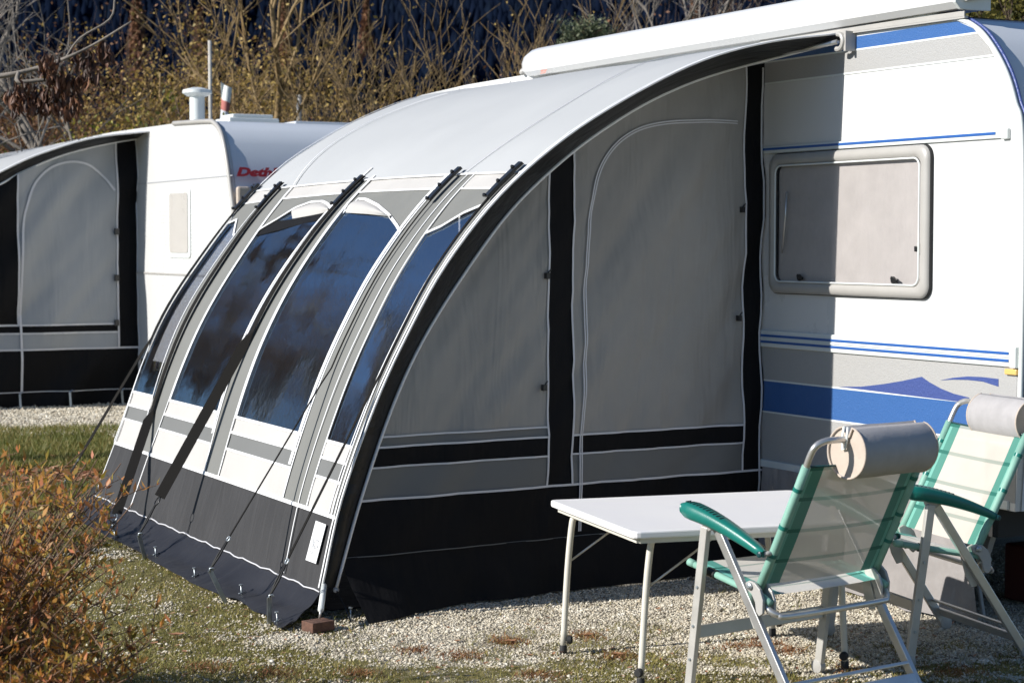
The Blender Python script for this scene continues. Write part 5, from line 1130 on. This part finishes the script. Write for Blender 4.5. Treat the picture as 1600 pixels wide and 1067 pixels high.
# orange leaved bush, bottom left, close to the camera
def bush(label, px, D, h, w, seed, n=40):
    b = spot(px, D); t = thing('barberry_bush', label, 'bush', b, group='orange bushes at the bottom left'); rd = random.Random(seed); S_, P = [], []
    for i in range(n):
        a = rd.random()*6.28; k = rd.random()**.6; p = Vector((b[0]+math.cos(a)*k*w*.22, b[1]+math.sin(a)*k*w*.22, 0)); d = Vector((math.cos(a)*k*w*.75, math.sin(a)*k*w*.75, h)); L_ = rd.uniform(.65, 1.05); pts = [p]
        for j in range(1, 8):
            u = j/7; pts.append(p+d*L_*u+Vector((math.cos(a)*.16*u*u+rd.gauss(0, .012), math.sin(a)*.16*u*u+rd.gauss(0, .012), -.10*u*u*k)))
        S_.append((pts, .005, .0018, 0))
        for m in range(9):
            u = rd.uniform(.25, 1); j = min(int(u*7), 6); q = pts[j].lerp(pts[j+1], u*7-j); sdv = Vector((rd.gauss(0, 1), rd.gauss(0, 1), rd.uniform(.1, 1.2))).normalized(); ln = rd.uniform(.06, .20); e = q+sdv*ln+Vector((0, 0, .02)); mid_ = q.lerp(e, .5)+Vector((0, 0, .006)); S_.append(([q, mid_, e], .0022, .001, 1))
            for z in range(int(3+ln*34)): P.append(q.lerp(e, rd.uniform(.15, 1.02)))
    seg_mesh(S_, 'stems', 'twig', t); r = np.random.default_rng(seed); P = np.array([list(p) for p in P]); n_ = len(P); up_ = np.stack([r.normal(0, .5, n_), r.normal(0, .5, n_), r.uniform(.1, 1.2, n_)], -1); up_ /= np.linalg.norm(up_, axis=1)[:, None]; e = np.cross(up_, r.normal(0, 1, (n_, 3))); e /= np.linalg.norm(e, axis=1)[:, None]; nn_ = np.cross(up_, e)
    s = r.uniform(.010, .024, (n_, 1)); V = np.stack([P, P+up_*s*.9+e*s*.32+nn_*s*.12, P+up_*s*2, P+up_*s*.9-e*s*.32+nn_*s*.12], 1); o = np_mesh('leaves', (V-np.array(t.location)).reshape(-1, 3), np.arange(n_*4).reshape(-1, 4), 'bush_leaf', 4); o.parent = t
bush('orange leaved bush filling the bottom left corner', -150, 5.9, .94, .62, 1, 150); bush('orange bush behind the corner bush reaching towards the mud flap', -75, 6.5, .47, .50, 2, 95); bush('low yellow orange bush at the very bottom left', -30, 5.6, .48, .48, 3, 80); bush('small orange bush at the left edge in the grass', -150, 9.8, .50, .7, 4, 50)
# flag pole and flag, thin white mast
M['weathered_white'] = material('weathered_white', (.45, .43, .39), .7, vary=(6, .25))
def pole(label, px, D, ytop, r, nm='flag_pole'):
    b = spot(px, D); ztop = float(onD(px, ytop, D*1.0)[2]); t = part(nm, tube([tuple(b), (b[0], b[1], ztop)], r, 10), 'weathered_white', None, True, loc=tuple(b)); return t, b, ztop
t, b, zt_ = pole('', 331, 25, 66, .024); tag(t, 'thin weathered white pole right of the chimney', 'pole')
fb = onD(341, 128, 25); rows = [[(fb[0]+FH[0]*.0+RH[0]*(.03+.15*v*(1-.2*u))+.02*math.sin(v*9+u*4), fb[1]+RH[1]*(.03+.15*v*(1-.2*u))+.04*math.sin(v*7+u*3), fb[2]-u*.62-.10*v) for v in np.linspace(0, 1, 8)] for u in np.linspace(0, 1, 10)]
fl = thing('flag', 'limp red and white flag hanging right of the white pole', 'flag', tuple(fb)); part('cloth', grid(rows[:4]), 'white_trim', fl, True); part('red_stripe', grid(rows[3:6]), material('flag_red', (.42, .14, .12), .8), fl, True); part('cloth', grid(rows[5:]), 'shaded_gelcoat', fl, True)
t, b, zt_ = pole('', 469, 30, 150, .04, 'post'); tag(t, 'short pale post among the yellow shrubs right of the roof vent', 'post')

# ================================================================ THE WOODED HILLSIDE
def hill_h(X, Y):
    D = X*FH[0]+Y*FH[1]; L_ = X*RH[0]+Y*RH[1]; ang = np.degrees(np.arctan2(L_, np.maximum(D, 1))); rr = np.hypot(D, L_); base = np.clip((rr-230)/620, 0, 1.0)
    h = 150*base**1.25; az = np.clip((ang+52)/30, 0, 1); az = az*az*(3-2*az); return h*(.30+.70*az)+(vnoise(X, Y, .012, 21)-.5)*26*base
th = np.radians(np.linspace(-75, 75, 130)); rad = np.linspace(200, 1500, 60); T_, R_ = np.meshgrid(th, rad, indexing='ij'); DD, LL = R_*np.cos(T_), R_*np.sin(T_); HX, HY = DD*FH[0]+LL*RH[0], DD*FH[1]+LL*RH[1]
a, b = HX.shape; idx = np.arange(a*b).reshape(a, b); M['hill'] = material('hill_floor', (.005, .009, .020), 1., vary=(.02, .3), spec=.0)  # navy of the distant air put into the floor colour
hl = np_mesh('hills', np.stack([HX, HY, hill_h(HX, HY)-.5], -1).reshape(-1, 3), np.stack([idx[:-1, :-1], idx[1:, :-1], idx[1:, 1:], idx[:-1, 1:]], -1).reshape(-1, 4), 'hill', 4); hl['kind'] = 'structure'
M['spruce'] = foliage('spruce', [(.004, .007, .017), (.005, .009, .020), (.006, .010, .023), (.008, .013, .024)], .02, 1., 0.)  # far haze and shade painted into the tree colour
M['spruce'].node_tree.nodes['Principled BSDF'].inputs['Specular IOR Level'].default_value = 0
n = 34000; ang = np.radians(rng.uniform(-20, 20, n)); rr = np.sqrt(rng.uniform(400**2, 1000**2, n)); DD, LL = rr*np.cos(ang), rr*np.sin(ang); X, Y = DD*FH[0]+LL*RH[0], DD*FH[1]+LL*RH[1]; Z = hill_h(X, Y)-1
hh = rng.uniform(.016, .026, n)*rr; rad_ = hh*.25; Vs, Fs = [], []; k = 7; base = 0
for tier, (z0, z1, rs) in enumerate(((.08, .55, 1.), (.32, .78, .72), (.56, 1.0, .45))):
    A = np.linspace(0, 2*np.pi, k, endpoint=False)[None]+rng.random((n, 1))*6; rj = rad_[:, None]*rs*rng.uniform(.75, 1.2, (n, k)); ring = np.stack([X[:, None]+np.cos(A)*rj, Y[:, None]+np.sin(A)*rj, (Z+hh*z0)[:, None]+rng.normal(0, .3, (n, k))], -1); tip = np.stack([X, Y, Z+hh*z1], -1)[:, None]
    Vs.append(np.concatenate([ring, tip], 1).reshape(-1, 3)); f = np.stack([np.arange(k), (np.arange(k)+1) % k, np.full(k, k)], -1); Fs.append((f[None]+np.arange(n)[:, None, None]*(k+1)).reshape(-1, 3)+base); base += n*(k+1)
o = np_mesh('spruce_forest', np.concatenate(Vs), np.concatenate(Fs), 'spruce'); o['kind'] = 'stuff'; tag(o, 'spruce forest covering the hillside, blue haze and shade put into its colour', 'forest')
# a few rusty larches standing out of the forest
M['larch'] = foliage('larch', [(.08, .035, .02), (.16, .07, .035), (.24, .12, .05)], .3, .9, .1)
for i, (px_, yt, D, lb_) in enumerate(((218, -10, 330, 'tall rusty larch on the hillside above the mossy trees'), (447, 5, 420, 'rusty larch right of the tall mossy tree top'), (449, 42, 400, 'lower rusty larch beneath the other one'), (574, 5, 430, 'slim rusty larch left of the broad bare tree'), (315, 18, 380, 'brownish larch between the mossy trees'), (1082, 0, 420, 'rusty larch above the cassette'))):
    b = spot(px_, D); z0 = float(hill_h(b[0], b[1])); tt = onD(px_, yt, D)[2]; z0 = max(z0, tt-16); r = np.random.default_rng(i); t = thing('larch', lb_, 'tree', (b[0], b[1], z0), group='rusty larches on the hillside'); hgt = max(6, tt-z0)
    part('trunk', tube([(b[0], b[1], z0-3), (b[0], b[1], z0+hgt)], [.2, .05], 6), 'bark_dark', t); u = r.random(900)**.7; a_ = r.random(900)*6.28; rr_ = (1-u)*hgt*.17+.2; rr_ *= r.random(900)**.5
    leaves_np('needles', np.stack([b[0]+np.cos(a_)*rr_, b[1]+np.sin(a_)*rr_, z0+u*hgt], -1), .55, 'larch', t, k=1, seed=i, spread=.2, asp=.5)
